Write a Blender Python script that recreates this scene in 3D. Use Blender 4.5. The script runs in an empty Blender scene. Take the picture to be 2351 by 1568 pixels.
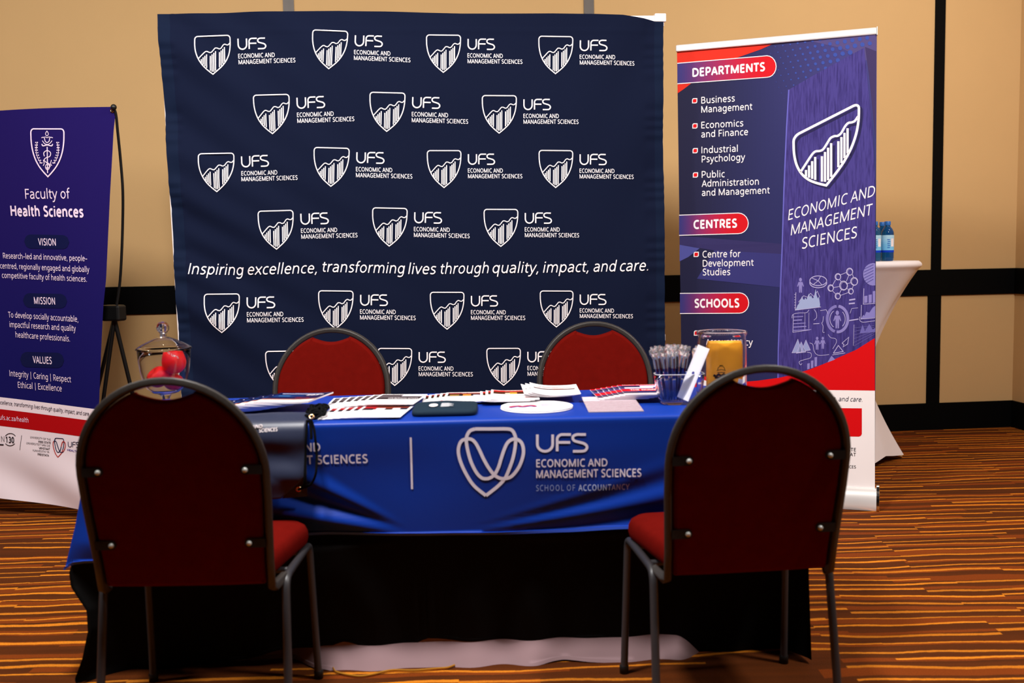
import bpy, math, random
from math import sin, cos, tan, pi, radians, atan, atan2, exp, sqrt
from mathutils import Vector, Matrix
from mathutils.geometry import tessellate_polygon
random.seed(7)
SC = bpy.context.scene
COL = SC.collection
# ------------------------------------------------------------------ camera
FPX, EYE = 2285.7, 1.2                     # 35 mm lens on a 36 mm wide sensor, 2351 px across
PITCH, ROLL = atan(195 / FPX), radians(1.08)
FWD = Vector((0, cos(PITCH), -sin(PITCH)))
_u0 = Vector((0, sin(PITCH), cos(PITCH)))
UPV = _u0 * cos(ROLL) + Vector((1, 0, 0)) * sin(ROLL)
RGT = Vector((1, 0, 0)) * cos(ROLL) - _u0 * sin(ROLL)
CAM = Vector((0, 0, EYE))
cd = bpy.data.cameras.new('camera')
cam = bpy.data.objects.new('camera', cd)
COL.objects.link(cam)
cd.sensor_width = 36.0
cd.lens = 35.0
cd.clip_start = 0.05
cd.dof.use_dof = True
cd.dof.focus_distance = 4.55
cd.dof.aperture_fstop = 3.2
cam.matrix_world = Matrix.Translation(CAM) @ Matrix((RGT, UPV, -FWD)).transposed().to_4x4()
SC.camera = cam
# ------------------------------------------------------------------ world, lights, exposure
w = bpy.data.worlds.new('world')
SC.world = w
w.use_nodes = True
w.node_tree.nodes['Background'].inputs[0].default_value = (1.0, 0.86, 0.72, 1)
w.node_tree.nodes['Background'].inputs[1].default_value = 0.015
SC.view_settings.view_transform = 'Standard'
SC.view_settings.look = 'None'
SC.view_settings.exposure = 0.0
SC.view_settings.gamma = 1.0
CEIL = 3.5
def area(name, x, y, sx, sy, power, colr=(1, .93, .86)):
    l = bpy.data.lights.new(name, 'AREA')
    l.shape = 'RECTANGLE'; l.size = sx; l.size_y = sy
    l.energy = power; l.color = colr
    o = bpy.data.objects.new(name, l)
    o.location = (x, y, CEIL - .03)
    COL.objects.link(o)
    return o
def bulb(name, x, y, z, power, rad, colr=(1, .92, .84)):
    l = bpy.data.lights.new(name, 'POINT')
    l.energy = power; l.color = colr; l.shadow_soft_size = rad
    o = bpy.data.objects.new(name, l)
    o.location = (x, y, z)
    COL.objects.link(o)
def overhead(x, y, power, tilt=38, yaw=0):     # added lights, fixtures unseen, tilted so little falls behind the chairs
    o = area('added_overhead_light', x, y, .45, .45, power, (1, .97, .955))
    o.location.z = 3.3; o.rotation_euler = (radians(tilt), 0, radians(yaw)); o.data.shape = 'DISK'
overhead(-.8, 1.93, 128)
overhead(2.0, 1.95, 100, 38, 2)
overhead(-3.0, 2.2, 70, 38, -6)
overhead(-.1, 2.4, 14, 4)  # added fill from above for the seats and table papers
overhead(2.95, 4.1, 16, 44)  # added fill for the right end of the back wall
area('wall_fill_light', 2.4, 5.5, 1.8, .3, 12)  # added light brightening the back wall, no fitting known there
for bx, by in ((-1.5, 4.2), (.1, 4.4), (1.6, 3.4), (-.8, 3.6)):
    bulb('downlight_bulb', bx, by, CEIL - .06, 5, .04, (1, .8, .52))

# ------------------------------------------------------------------ helpers
def ray(px, py):
    return FWD + RGT * ((px - 1175.5) / FPX) - UPV * ((py - 784) / FPX)
def on_z(px, py, z=0.0):                   # where the sight line of a measured point meets a level plane
    d = ray(px, py); return CAM + d * ((z - EYE) / d.z)
def on_y(px, py, y):
    d = ray(px, py); return CAM + d * (y / d.y)
def lin(c):
    c = c / 255.0
    return c / 12.92 if c <= .04045 else ((c + .055) / 1.055) ** 2.4
def S(r, g, b):
    return (lin(r), lin(g), lin(b))
def sm(a, b, x):
    t = min(1, max(0, (x - a) / (b - a))); return t * t * (3 - 2 * t)
def tab(pts, x):                           # piecewise linear lookup
    if x <= pts[0][0]: return pts[0][1]
    for (a, b), (c, d) in zip(pts, pts[1:]):
        if x <= c: return b + (d - b) * (x - a) / (c - a)
    return pts[-1][1]
def tabs(pts, x):                          # the same with rounded steps
    if x <= pts[0][0]: return pts[0][1]
    for (a, b), (c, d) in zip(pts, pts[1:]):
        if x <= c: t = (x - a) / (c - a); return b + (d - b) * (.35 * t + .65 * t * t * (3 - 2 * t))
    return pts[-1][1]
class NT:
    def __init__(s, name):
        s.m = bpy.data.materials.new(name); s.m.use_nodes = True
        s.t = s.m.node_tree; s.b = s.t.nodes['Principled BSDF']
    def n(s, typ, **kw):
        o = s.t.nodes.new(typ)
        for k, v in kw.items():
            if k.startswith('i_'): o.inputs[int(k[2:])].default_value = v
            else: setattr(o, k, v)
        return o
    def l(s, a, b): s.t.links.new(a, b)
    def math(s, op, a, b=None, c=None):
        o = s.t.nodes.new('ShaderNodeMath'); o.operation = op
        for i, q in enumerate((a, b, c)):
            if q is None: continue
            if hasattr(q, 'is_linked'): s.l(q, o.inputs[i])
            else: o.inputs[i].default_value = q
        return o.outputs[0]
    def mix(s, f, a, b):
        o = s.t.nodes.new('ShaderNodeMix'); o.data_type = 'RGBA'
        for i, q in ((0, f), (6, a), (7, b)):
            if hasattr(q, 'is_linked'): s.l(q, o.inputs[i])
            elif i == 0: o.inputs[0].default_value = q
            else: o.inputs[i].default_value = (*q[:3], 1)
        return o.outputs[2]
    def bump(s, h, strength, dist):
        o = s.n('ShaderNodeBump'); o.inputs['Strength'].default_value = strength; o.inputs['Distance'].default_value = dist
        s.l(h, o.inputs['Height']); s.l(o.outputs[0], s.b.inputs['Normal'])
def mat(name, col, rough=.6, metal=0.0, spec=.5, noise=None, bump=None, sheen=0, trans=0, ior=1.45, coat=0, stretch=None):
    k = NT(name); b = k.b
    b.inputs['Base Color'].default_value = (*col, 1)
    b.inputs['Roughness'].default_value = rough
    b.inputs['Metallic'].default_value = metal
    b.inputs['Specular IOR Level'].default_value = spec
    b.inputs['IOR'].default_value = ior
    if sheen: b.inputs['Sheen Weight'].default_value = sheen; b.inputs['Sheen Roughness'].default_value = .5
    if trans: b.inputs['Transmission Weight'].default_value = trans
    if coat: b.inputs['Coat Weight'].default_value = coat
    if noise or bump:
        tc = k.n('ShaderNodeTexCoord'); mp = k.n('ShaderNodeMapping'); k.l(tc.outputs['Object'], mp.inputs[0])
        if stretch: mp.inputs['Scale'].default_value = stretch
        if noise:
            nz = k.n('ShaderNodeTexNoise'); nz.inputs['Scale'].default_value = noise[0]; nz.inputs['Detail'].default_value = 4
            k.l(mp.outputs[0], nz.inputs['Vector'])
            f = k.math('MULTIPLY_ADD', nz.outputs[0], 2.2, -.6)
            c2 = tuple(min(1, c * noise[1]) for c in col)
            k.l(k.mix(f, c2, col), b.inputs['Base Color'])
        if bump:
            n2 = k.n('ShaderNodeTexNoise'); n2.inputs['Scale'].default_value = bump[0]; n2.inputs['Detail'].default_value = 3
            k.l(mp.outputs[0], n2.inputs['Vector']); k.bump(n2.outputs[0], bump[1], bump[2])
    return k.m
def print_mat(name, rough, spec=.4, streak=False, sheen=0, coat=0):
    k = NT(name)
    a = k.n('ShaderNodeAttribute'); a.attribute_name = 'print'
    k.b.inputs['Roughness'].default_value = rough; k.b.inputs['Specular IOR Level'].default_value = spec
    if sheen: k.b.inputs['Sheen Weight'].default_value = sheen; k.b.inputs['Sheen Roughness'].default_value = .5
    if streak:
        tc = k.n('ShaderNodeTexCoord'); mp = k.n('ShaderNodeMapping'); k.l(tc.outputs['Object'], mp.inputs[0])
        mp.inputs['Scale'].default_value = (150, 150, 13)
        nz = k.n('ShaderNodeTexNoise'); nz.inputs['Scale'].default_value = 1; nz.inputs['Detail'].default_value = 5
        k.l(mp.outputs[0], nz.inputs['Vector'])
        f = k.math('MULTIPLY_ADD', nz.outputs[0], 4.5, -1.6); f = k.math('MINIMUM', k.math('MAXIMUM', f, 0.0), 1.0)
        dk = k.n('ShaderNodeMix', data_type='RGBA', blend_type='MULTIPLY'); dk.inputs[0].default_value = 1
        k.l(a.outputs[0], dk.inputs[6]); dk.inputs[7].default_value = (.55, .5, .62, 1)
        k.l(k.mix(f, dk.outputs[2], a.outputs[0]), k.b.inputs['Base Color'])
    else:
        k.l(a.outputs[0], k.b.inputs['Base Color'])
    return k.m
class MB:
    def __init__(s): s.v = []; s.f = []; s.m = []; s.c = []; s.s = []
    def add(s, vs, fs, m=0, col=None, smooth=False):
        o = len(s.v); s.v += [Vector(p) for p in vs]
        for i, f in enumerate(fs):
            s.f.append(tuple(q + o for q in f)); s.m.append(m)
            s.c.append(col[i] if isinstance(col, list) else col); s.s.append(smooth)
    def box(s, x0, x1, y0, y1, z0, z1, m=0, col=None, M=None):
        vs = [Vector((x, y, z)) for z in (z0, z1) for y in (y0, y1) for x in (x0, x1)]
        if M: vs = [M @ q for q in vs]
        s.add(vs, [(0, 2, 3, 1), (4, 5, 7, 6), (0, 1, 5, 4), (2, 6, 7, 3), (0, 4, 6, 2), (1, 3, 7, 5)], m, col)
    def tube(s, pts, r, n=10, m=0, col=None, closed=False, cap=True, flat=1.0, ref=None, sq=1.0):
        pw = lambda c: abs(c) ** sq * (1 if c > 0 else -1)
        P = [Vector(p) for p in pts]; N = len(P); rings = []
        a = None
        for i in range(N):
            t = (P[(i + 1) % N] - P[i - 1]) if closed else (P[min(i + 1, N - 1)] - P[max(i - 1, 0)])
            t.normalize()
            if a is None:
                a = Vector(ref) if ref else (Vector((0, 0, 1)) if abs(t.z) < .9 else Vector((1, 0, 0)))
            a = (a - t * a.dot(t)).normalized(); b = t.cross(a)
            rr = r[i] if isinstance(r, (list, tuple)) else r
            rings.append([P[i] + a * (pw(cos(2 * pi * (k + .5) / n)) * rr) + b * (pw(sin(2 * pi * (k + .5) / n)) * rr * flat) for k in range(n)])
        vs = [q for g in rings for q in g]; fs = []
        for i in range(N if closed else N - 1):
            j = (i + 1) % N
            for k in range(n):
                l = (k + 1) % n; fs.append((i * n + k, i * n + l, j * n + l, j * n + k))
        s.add(vs, fs, m, col, True)
        if cap and not closed:
            s.add(rings[0], [tuple(reversed(range(n)))], m, col); s.add(rings[-1], [tuple(range(n))], m, col)
    def lathe(s, prof, n=32, m=0, col=None, c=(0, 0, 0), M=None, close=False):
        c = Vector(c); vs = []; fs = []; K = len(prof)
        for r, z in prof:
            for k in range(n):
                q = Vector((r * cos(2 * pi * k / n), r * sin(2 * pi * k / n), z))
                vs.append((M @ q if M else q) + c)
        for i in range(K if close else K - 1):
            j = (i + 1) % K
            for k in range(n):
                l = (k + 1) % n; fs.append((i * n + k, i * n + l, j * n + l, j * n + k))
        s.add(vs, fs, m, col, True)
    def grid(s, fn, nu, nv, m=0, col=None, smooth=True, flip=False):
        vs = [fn(i / nu, j / nv) for j in range(nv + 1) for i in range(nu + 1)]; W = nu + 1
        fs = []; cs = []
        for j in range(nv):
            for i in range(nu):
                q = (j * W + i, j * W + i + 1, (j + 1) * W + i + 1, (j + 1) * W + i)
                fs.append(tuple(reversed(q)) if flip else q)
                if callable(col): cs.append(col((i + .5) / nu, (j + .5) / nv))
        s.add(vs, fs, m, cs if callable(col) else col, smooth)
    def ball(s, c, r, m=0, n=20, k=12, sz=1.0, col=None):
        s.lathe([(max(1e-5, r * sin(pi * i / k)), -r * sz * cos(pi * i / k)) for i in range(k + 1)], n, m, col, c)
    def build(s, name, mats, parent=None, frame=None, bevel=0, solid=0, weld=False):
        me = bpy.data.meshes.new(name)
        if frame is None and parent is not None: frame = FR.get(parent.name)
        inv = frame.inverted() if frame is not None else None
        me.from_pydata([tuple(inv @ q) if inv else tuple(q) for q in s.v], [], s.f)
        for mm in (mats if isinstance(mats, (list, tuple)) else [mats]): me.materials.append(mm)
        for i, p in enumerate(me.polygons):
            p.material_index = s.m[i]; p.use_smooth = s.s[i]
        if any(c is not None for c in s.c):
            at = me.color_attributes.new('print', 'FLOAT_COLOR', 'CORNER')
            for i, p in enumerate(me.polygons):
                c = s.c[i] or (.5, .5, .5)
                for li in p.loop_indices: at.data[li].color = (*c, 1)
        me.update()
        o = bpy.data.objects.new(name, me); COL.objects.link(o)
        if parent is not None:
            o.parent = parent
            if frame is not None: FR[o.name] = frame
        elif frame is not None: o.matrix_world = frame
        if solid:
            q = o.modifiers.new('thick', 'SOLIDIFY'); q.thickness = solid; q.offset = -1
        if bevel:
            q = o.modifiers.new('bevel', 'BEVEL'); q.width = bevel; q.segments = 2; q.limit_method = 'ANGLE'; q.angle_limit = radians(50)
        return o
FR = {}
def tag(o, label=None, cat=None, group=None, kind=None):
    if label: o['label'] = label
    if cat: o['category'] = cat
    if group: o['group'] = group
    if kind: o['kind'] = kind
    return o
def thing(name, loc, label, cat, group=None, rz=0.0):
    o = bpy.data.objects.new(name, None); o.empty_display_size = .1; COL.objects.link(o)
    M = Matrix.Translation(Vector(loc)) @ Matrix.Rotation(rz, 4, 'Z')
    o.matrix_world = M; FR[o.name] = M
    return tag(o, label, cat, group)
def local(o): return Matrix.Identity(4)
def copy_tree(o, M, label, group=None):
    r = o.copy(); COL.objects.link(r); r.matrix_world = M; FR[r.name] = M
    tag(r, label, None, group)
    for ch in list(o.children):
        c = ch.copy(); COL.objects.link(c); c.parent = r
        for g in list(ch.children):
            d = g.copy(); COL.objects.link(d); d.parent = c
    return r
def struct(name, mb, mats, bevel=0):
    return tag(mb.build(name, mats, bevel=bevel), kind='structure')
def fillet(pts, r, n=5):
    P = [Vector(p) for p in pts]; out = [P[0]]
    for a, b, c in zip(P, P[1:], P[2:]):
        d1 = (a - b); d2 = (c - b); k = min(r, d1.length * .45, d2.length * .45)
        p, q = b + d1.normalized() * k, b + d2.normalized() * k
        for i in range(n + 1):
            t = i / n; out.append(p * (1 - t) ** 2 + b * 2 * t * (1 - t) + q * t * t)
    out.append(P[-1]); return out
def ribbon(pts, wd, closed=False):
    P = [Vector((p[0], p[1])) for p in pts]; N = len(P); L = []; R_ = []
    for i in range(N):
        a = P[i - 1] if (closed or i > 0) else P[i]; b = P[(i + 1) % N] if (closed or i < N - 1) else P[i]
        d1 = (P[i] - a); d2 = (b - P[i])
        d1 = d1.normalized() if d1.length > 1e-9 else d2.normalized(); d2 = d2.normalized() if d2.length > 1e-9 else d1
        t = (d1 + d2); t = t.normalized() if t.length > 1e-6 else d1
        nrm = Vector((-t.y, t.x)); k = wd / 2 / max(.5, abs(nrm.dot(Vector((-d1.y, d1.x)))))
        L.append(P[i] + nrm * k); R_.append(P[i] - nrm * k)
    fs = []
    for i in range(N if closed else N - 1):
        j = (i + 1) % N; fs.append((i, j, N + j, N + i))
    return L + R_, fs
def arc(cx, cy, rx, ry, a0, a1, n=10):
    return [(cx + rx * cos(radians(a0 + (a1 - a0) * i / n)), cy + ry * sin(radians(a0 + (a1 - a0) * i / n))) for i in range(n + 1)]
def smooth_path(P, n=5, closed=False):
    P = [Vector((p[0], p[1])) for p in P]; out = []; N = len(P)
    for i in range(N if closed else N - 1):
        p0 = P[i - 1] if (closed or i) else P[0]; p1 = P[i]; p2 = P[(i + 1) % N]; p3 = P[(i + 2) % N] if (closed or i + 2 < N) else P[-1]
        for k in range(n):
            t = k / n
            out.append(.5 * ((2 * p1) + (p2 - p0) * t + (2 * p0 - 5 * p1 + 4 * p2 - p3) * t * t + (3 * p1 - p0 - 3 * p2 + p3) * t ** 3))
    if not closed: out.append(P[-1])
    return [(q.x, q.y) for q in out]
# a drawn humanist sans alphabet: centre lines in units of the cap height, given an even stroke when set
def _q(*p): return smooth_path(p, 4)
def _ring(cx, cy, rx, ry, a0=0, a1=360, n=20): return arc(cx, cy, rx, ry, a0, a1, n)
def alphabet():
    G = {}
    XH = .70; o = .065
    def bowl(cx, rx=.275): return _ring(cx, XH / 2 + .015, rx, XH / 2 - .03)
    G['A'] = (.90, [[(.06, 0), (.45, .97)], [(.45, .97), (.84, 0)], [(.19, .33), (.71, .33)]])
    G['B'] = (.91, [[(.18, 0), (.18, 1)], _q((.18, .94), (.42, .94), (.60, .92), (.70, .75), (.60, .57), (.42, .53), (.18, .53)), _q((.18, .53), (.45, .53), (.67, .48), (.77, .28), (.66, .1), (.45, .06), (.18, .06))])
    G['C'] = (.885, [_q((.80, .90), (.62, .95), (.42, .93), (.22, .78), (.15, .5), (.22, .21), (.42, .06), (.62, .05), (.80, .1))])
    G['D'] = (1.02, [[(.18, 0), (.18, 1)], _q((.18, .94), (.42, .94), (.68, .87), (.86, .67), (.87, .36), (.7, .13), (.42, .06), (.18, .06))])
    G['E'] = (.78, [[(.18, 0), (.18, 1)], [(.18, .94), (.68, .94)], [(.18, .52), (.64, .52)], [(.18, .06), (.69, .06)]])
    G['F'] = (.73, [[(.18, 0), (.18, 1)], [(.18, .94), (.68, .94)], [(.18, .49), (.64, .49)]])
    G['G'] = (1.02, [_q((.86, .89), (.68, .95), (.46, .93), (.23, .78), (.15, .5), (.22, .22), (.42, .06), (.64, .05), (.85, .11)), [(.85, .09), (.85, .48)], [(.87, .48), (.58, .48)]])
    G['H'] = (1.04, [[(.18, 0), (.18, 1)], [(.86, 0), (.86, 1)], [(.18, .53), (.86, .53)]])
    G['I'] = (.42, [[(.21, 0), (.21, 1)]])
    G['J'] = (.42, [_q((.2, 1), (.2, .3), (.2, .0), (.13, -.2), (-.06, -.22))])
    G['K'] = (.87, [[(.18, 0), (.18, 1)], [(.78, 1), (.2, .43)], [(.38, .58), (.82, 0)]])
    G['L'] = (.74, [[(.18, 0), (.18, 1)], [(.18, .06), (.70, .06)]])
    G['M'] = (1.27, [[(.18, 0), (.18, 1)], [(.19, .98), (.635, .04)], [(.635, .04), (1.08, .98)], [(1.09, 0), (1.09, 1)]])
    G['N'] = (1.06, [[(.18, 0), (.18, 1)], [(.18, .98), (.88, .02)], [(.88, 0), (.88, 1)]])
    G['O'] = (1.09, [_ring(.545, .5, .40, .45)])
    G['P'] = (.85, [[(.18, 0), (.18, 1)], _q((.18, .94), (.42, .94), (.66, .88), (.72, .68), (.62, .47), (.42, .41), (.18, .41))])
    G['R'] = (.87, [[(.18, 0), (.18, 1)], _q((.18, .94), (.42, .94), (.65, .88), (.71, .7), (.62, .51), (.42, .45), (.18, .45)), [(.46, .45), (.79, 0)]])
    G['S'] = (.77, [_q((.66, .89), (.48, .95), (.29, .93), (.16, .77), (.24, .6), (.42, .51), (.6, .4), (.65, .22), (.52, .07), (.32, .05), (.12, .11))])
    G['T'] = (.78, [[(.03, .94), (.75, .94)], [(.39, 0), (.39, .94)]])
    G['U'] = (1.02, [_q((.17, 1), (.17, .6), (.17, .36), (.25, .13), (.51, .05), (.77, .13), (.85, .36), (.85, .6), (.85, 1))])
    G['V'] = (.84, [[(.05, 1), (.42, .03)], [(.42, .03), (.79, 1)]])
    G['W'] = (1.3, [[(.06, 1), (.34, .03)], [(.34, .03), (.65, .97)], [(.65, .97), (.96, .03)], [(.96, .03), (1.24, 1)]])
    G['X'] = (.82, [[(.06, 0), (.76, 1)], [(.06, 1), (.76, 0)]])
    G['Y'] = (.79, [[(.04, 1), (.395, .42)], [(.75, 1), (.395, .42)], [(.395, .44), (.395, 0)]])
    G['Z'] = (.80, [[(.09, .94), (.7, .94)], [(.69, .92), (.1, .08)], [(.08, .06), (.72, .06)]])
    G['a'] = (.79, [_q((.14, .64), (.32, .70), (.52, .66), (.62, .5), (.62, .3), (.62, 0)), _q((.62, .41), (.42, .41), (.2, .34), (.13, .19), (.24, .06), (.42, .06), (.58, .16), (.62, .28))])
    G['b'] = (.86, [[(.17, 0), (.17, 1.06)], bowl(.455)])
    G['c'] = (.67, [_q((.60, .66), (.42, .70), (.22, .6), (.14, .36), (.21, .12), (.42, .04), (.60, .08))])
    G['d'] = (.86, [[(.69, 0), (.69, 1.06)], bowl(.405)])
    G['e'] = (.79, [_q((.15, .39), (.4, .39), (.655, .39), (.62, .58), (.42, .70), (.22, .6), (.14, .36), (.22, .12), (.44, .04), (.65, .10))])
    G['f'] = (.48, [_q((.21, 0), (.21, .4), (.21, .8), (.27, .98), (.47, 1.03)), [(.04, .66), (.44, .66)]])
    G['g'] = (.86, [bowl(.405), _q((.69, .73), (.69, .3), (.69, .0), (.6, -.22), (.38, -.28), (.16, -.23))])
    G['h'] = (.87, [[(.17, 0), (.17, 1.06)], _q((.17, .4), (.24, .62), (.45, .70), (.63, .61), (.695, .4), (.695, .2), (.695, 0))])
    G['i'] = (.36, [[(.18, 0), (.18, .735)], [(.18, .88), (.18, 1.01)]])
    G['j'] = (.36, [_q((.18, .735), (.18, .2), (.18, -.08), (.11, -.26), (-.04, -.28)), [(.18, .88), (.18, 1.01)]])
    G['k'] = (.75, [[(.17, 0), (.17, 1.06)], [(.63, .735), (.2, .30)], [(.33, .42), (.68, 0)]])
    G['l'] = (.36, [[(.18, 0), (.18, 1.06)]])
    G['m'] = (1.31, [[(.17, 0), (.17, .735)], _q((.17, .4), (.24, .62), (.43, .70), (.6, .61), (.65, .4), (.65, .2), (.65, 0)), _q((.65, .4), (.73, .62), (.92, .70), (1.08, .61), (1.14, .4), (1.14, .2), (1.14, 0))])
    G['n'] = (.87, [[(.17, 0), (.17, .735)], _q((.17, .4), (.24, .62), (.45, .70), (.63, .61), (.695, .4), (.695, .2), (.695, 0))])
    G['o'] = (.85, [_ring(.425, .37, .29, .325)])
    G['p'] = (.86, [[(.17, -.33), (.17, .735)], bowl(.455)])
    G['q'] = (.86, [[(.69, -.33), (.69, .735)], bowl(.405)])
    G['r'] = (.56, [[(.17, 0), (.17, .735)], _q((.17, .36), (.24, .58), (.38, .68), (.53, .69))])
    G['s'] = (.67, [_q((.57, .65), (.4, .70), (.22, .67), (.15, .54), (.26, .42), (.45, .34), (.55, .2), (.45, .07), (.28, .04), (.11, .08))])
    G['t'] = (.51, [_q((.21, .90), (.21, .5), (.21, .25), (.27, .08), (.46, .05)), [(.04, .67), (.46, .67)]])
    G['u'] = (.87, [[(.7, 0), (.7, .735)], _q((.7, .36), (.63, .13), (.42, .04), (.23, .13), (.17, .34), (.17, .55), (.17, .735))])
    G['v'] = (.71, [[(.05, .735), (.355, .02)], [(.355, .02), (.66, .735)]])
    G['w'] = (1.1, [[(.05, .735), (.3, .02)], [(.3, .02), (.55, .71)], [(.55, .71), (.8, .02)], [(.8, .02), (1.05, .735)]])
    G['x'] = (.74, [[(.07, 0), (.67, .735)], [(.07, .735), (.67, 0)]])
    G['y'] = (.71, [[(.05, .735), (.36, .03)], _q((.66, .735), (.5, .36), (.34, -.04), (.22, -.26), (.02, -.28))])
    G['z'] = (.66, [[(.08, .675), (.57, .675)], [(.56, .66), (.09, .07)], [(.07, .06), (.59, .06)]])
    G['0'] = (.80, [_ring(.40, .5, .27, .45)])
    G['1'] = (.80, [[(.45, 0), (.45, 1)], [(.45, .98), (.17, .76)]])
    G['2'] = (.80, [_q((.12, .84), (.3, .95), (.52, .93), (.64, .74), (.54, .48), (.34, .27), (.12, .06)), [(.12, .06), (.70, .06)]])
    G['3'] = (.80, [_q((.13, .88), (.33, .95), (.55, .91), (.63, .74), (.54, .57), (.32, .52)), _q((.32, .52), (.56, .47), (.67, .28), (.56, .09), (.33, .05), (.11, .11))])
    G['7'] = (.80, [[(.09, .94), (.70, .94)], [(.69, .93), (.27, 0)]])
    G['.'] = (.38, [[(.19, 0), (.19, .13)]])
    G[','] = (.38, [[(.21, .12), (.12, -.16)]])
    G['\u2013'] = (.7, [[(.09, .38), (.61, .38)]])
    G['|'] = (.62, [[(.31, -.2), (.31, 1.06)]])
    G['/'] = (.52, [[(.03, 0), (.49, 1)]])
    G[' '] = (.37, [])
    return G
_gl = {}
_AB = alphabet()
CAPH = 1.0
def glyphs(text, bold=0.0, space=1.0):
    key = (text, bold, space)
    if key in _gl: return _gl[key]
    wd = .118 + bold * 3.2; vs = []; fs = []; x = 0.0
    for ch in text:
        adv, st = _AB[ch]; adv += bold * 1.5
        for pl in st:
            cl = len(pl) > 6 and abs(pl[0][0] - pl[-1][0]) + abs(pl[0][1] - pl[-1][1]) < 1e-4
            v, f = ribbon([(a + x, c) for a, c in (pl[:-1] if cl else pl)], wd, cl)
            k = len(vs); vs += [(q.x, q.y) for q in v]; fs += [tuple(reversed([i + k for i in g])) for g in f]
        x += adv * (1 + (space - 1) * .5)
    x0 = min(q[0] for q in vs); x1 = max(q[0] for q in vs)
    _gl[key] = ([(a - x0, c) for a, c in vs], fs, x1 - x0)
    return _gl[key]
def smooth3(P, n=6):
    P = [Vector(p) for p in P]; out = []
    for i in range(len(P) - 1):
        p0, p1, p2, p3 = P[max(0, i - 1)], P[i], P[i + 1], P[min(len(P) - 1, i + 2)]
        for k in range(n):
            t = k / n; out.append(.5 * ((2 * p1) + (p2 - p0) * t + (2 * p0 - 5 * p1 + 4 * p2 - p3) * t * t + (3 * p1 - p0 - 3 * p2 + p3) * t ** 3))
    return out + [P[-1]]
class Surf:                                # a printed sheet: plane with relief disp(u, v); points measured in the photo are put on its plane
    def __init__(s, O, U, V, disp=None):
        s.O = Vector(O); s.U = Vector(U).normalized(); s.V = Vector(V).normalized(); s.N = s.U.cross(s.V); s.d = disp or (lambda u, v: 0.0)
    def uv(s, px, py):
        d = ray(px, py); t = (s.O - CAM).dot(s.N) / d.dot(s.N); q = CAM + d * t - s.O
        return q.dot(s.U), q.dot(s.V)
    def P(s, u, v, off=0.0): return s.O + s.U * u + s.V * v + s.N * (s.d(u, v) + off)
    def px(s, p, off=0.0):
        u, v = s.uv(*p); return s.P(u, v, off)
    def put(s, mb, pts, fs, off, m, col):  # image y runs down, so faces turn over
        vs = [s.px(p, off) for p in pts]
        if fs:
            f = fs[0]; n = (vs[f[1]] - vs[f[0]]).cross(vs[f[2]] - vs[f[0]])
            if n.dot(s.N) < 0: fs = [tuple(reversed(q)) for q in fs]
        mb.add(vs, fs, m, col)
    def stroke(s, mb, pts, wd, col, m=0, off=.002, closed=False):
        v, f = ribbon(pts, wd, closed); s.put(mb, v, f, off, m, col)
    def poly(s, mb, pts, col, m=0, off=.002):
        tr = tessellate_polygon([[Vector((p[0], p[1], 0)) for p in pts]])
        vs = [s.px(p, off) for p in pts]; out = []
        for t in tr:
            n = (vs[t[1]] - vs[t[0]]).cross(vs[t[2]] - vs[t[0]]); out.append(tuple(t) if n.dot(s.N) > 0 else tuple(reversed(t)))
        mb.add(vs, out, m, col)
    def disc(s, mb, x, y, rx, col, m=0, off=.002, ry=None, n=14):
        s.poly(mb, arc(x, y, rx, ry or rx, 0, 360, n)[:-1], col, m, off)
    def patch(s, mb, a, b, c, d, col, nu, nv, m=0, off=.001):   # a b top-left/right, c d bottom-right/left (measured)
        A, B, C_, D = s.uv(*a), s.uv(*b), s.uv(*c), s.uv(*d)
        def fn(i, j):                      # j = 0 at the bottom
            u = (D[0] * (1 - i) + C_[0] * i) * (1 - j) + (A[0] * (1 - i) + B[0] * i) * j
            v = (D[1] * (1 - i) + C_[1] * i) * (1 - j) + (A[1] * (1 - i) + B[1] * i) * j
            return s.P(u, v, off)
        mb.grid(fn, nu, nv, m, col)
    def text(s, mb, t, a, b, cap, col, m=0, bold=0.0, shear=0.0, off=.002, skew=False, space=1.0):
        vs, fs, W = glyphs(t, bold, space)
        ua, ub = Vector(s.uv(*a)), Vector(s.uv(*b)); e = (ub - ua) / W
        uc = Vector(s.uv(a[0], a[1] - cap)) - ua; ud = Vector(s.uv(b[0], b[1] - cap)) - ub
        uu = (uc + ud) / 2
        if not skew: uu = Vector((0, uu.y))
        uu = uu / CAPH; ed = e.normalized() * uu.length
        vv = []
        for x, y in vs:
            q = ua + e * x + uu * y + ed * (shear * y); vv.append(s.P(q.x, q.y, off))
        f = fs[0]
        if (vv[f[1]] - vv[f[0]]).cross(vv[f[2]] - vv[f[0]]).dot(s.N) < 0: fs = [tuple(reversed(g)) for g in fs]
        mb.add(vv, fs, m, col)
WHITE = S(236, 226, 228)

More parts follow.
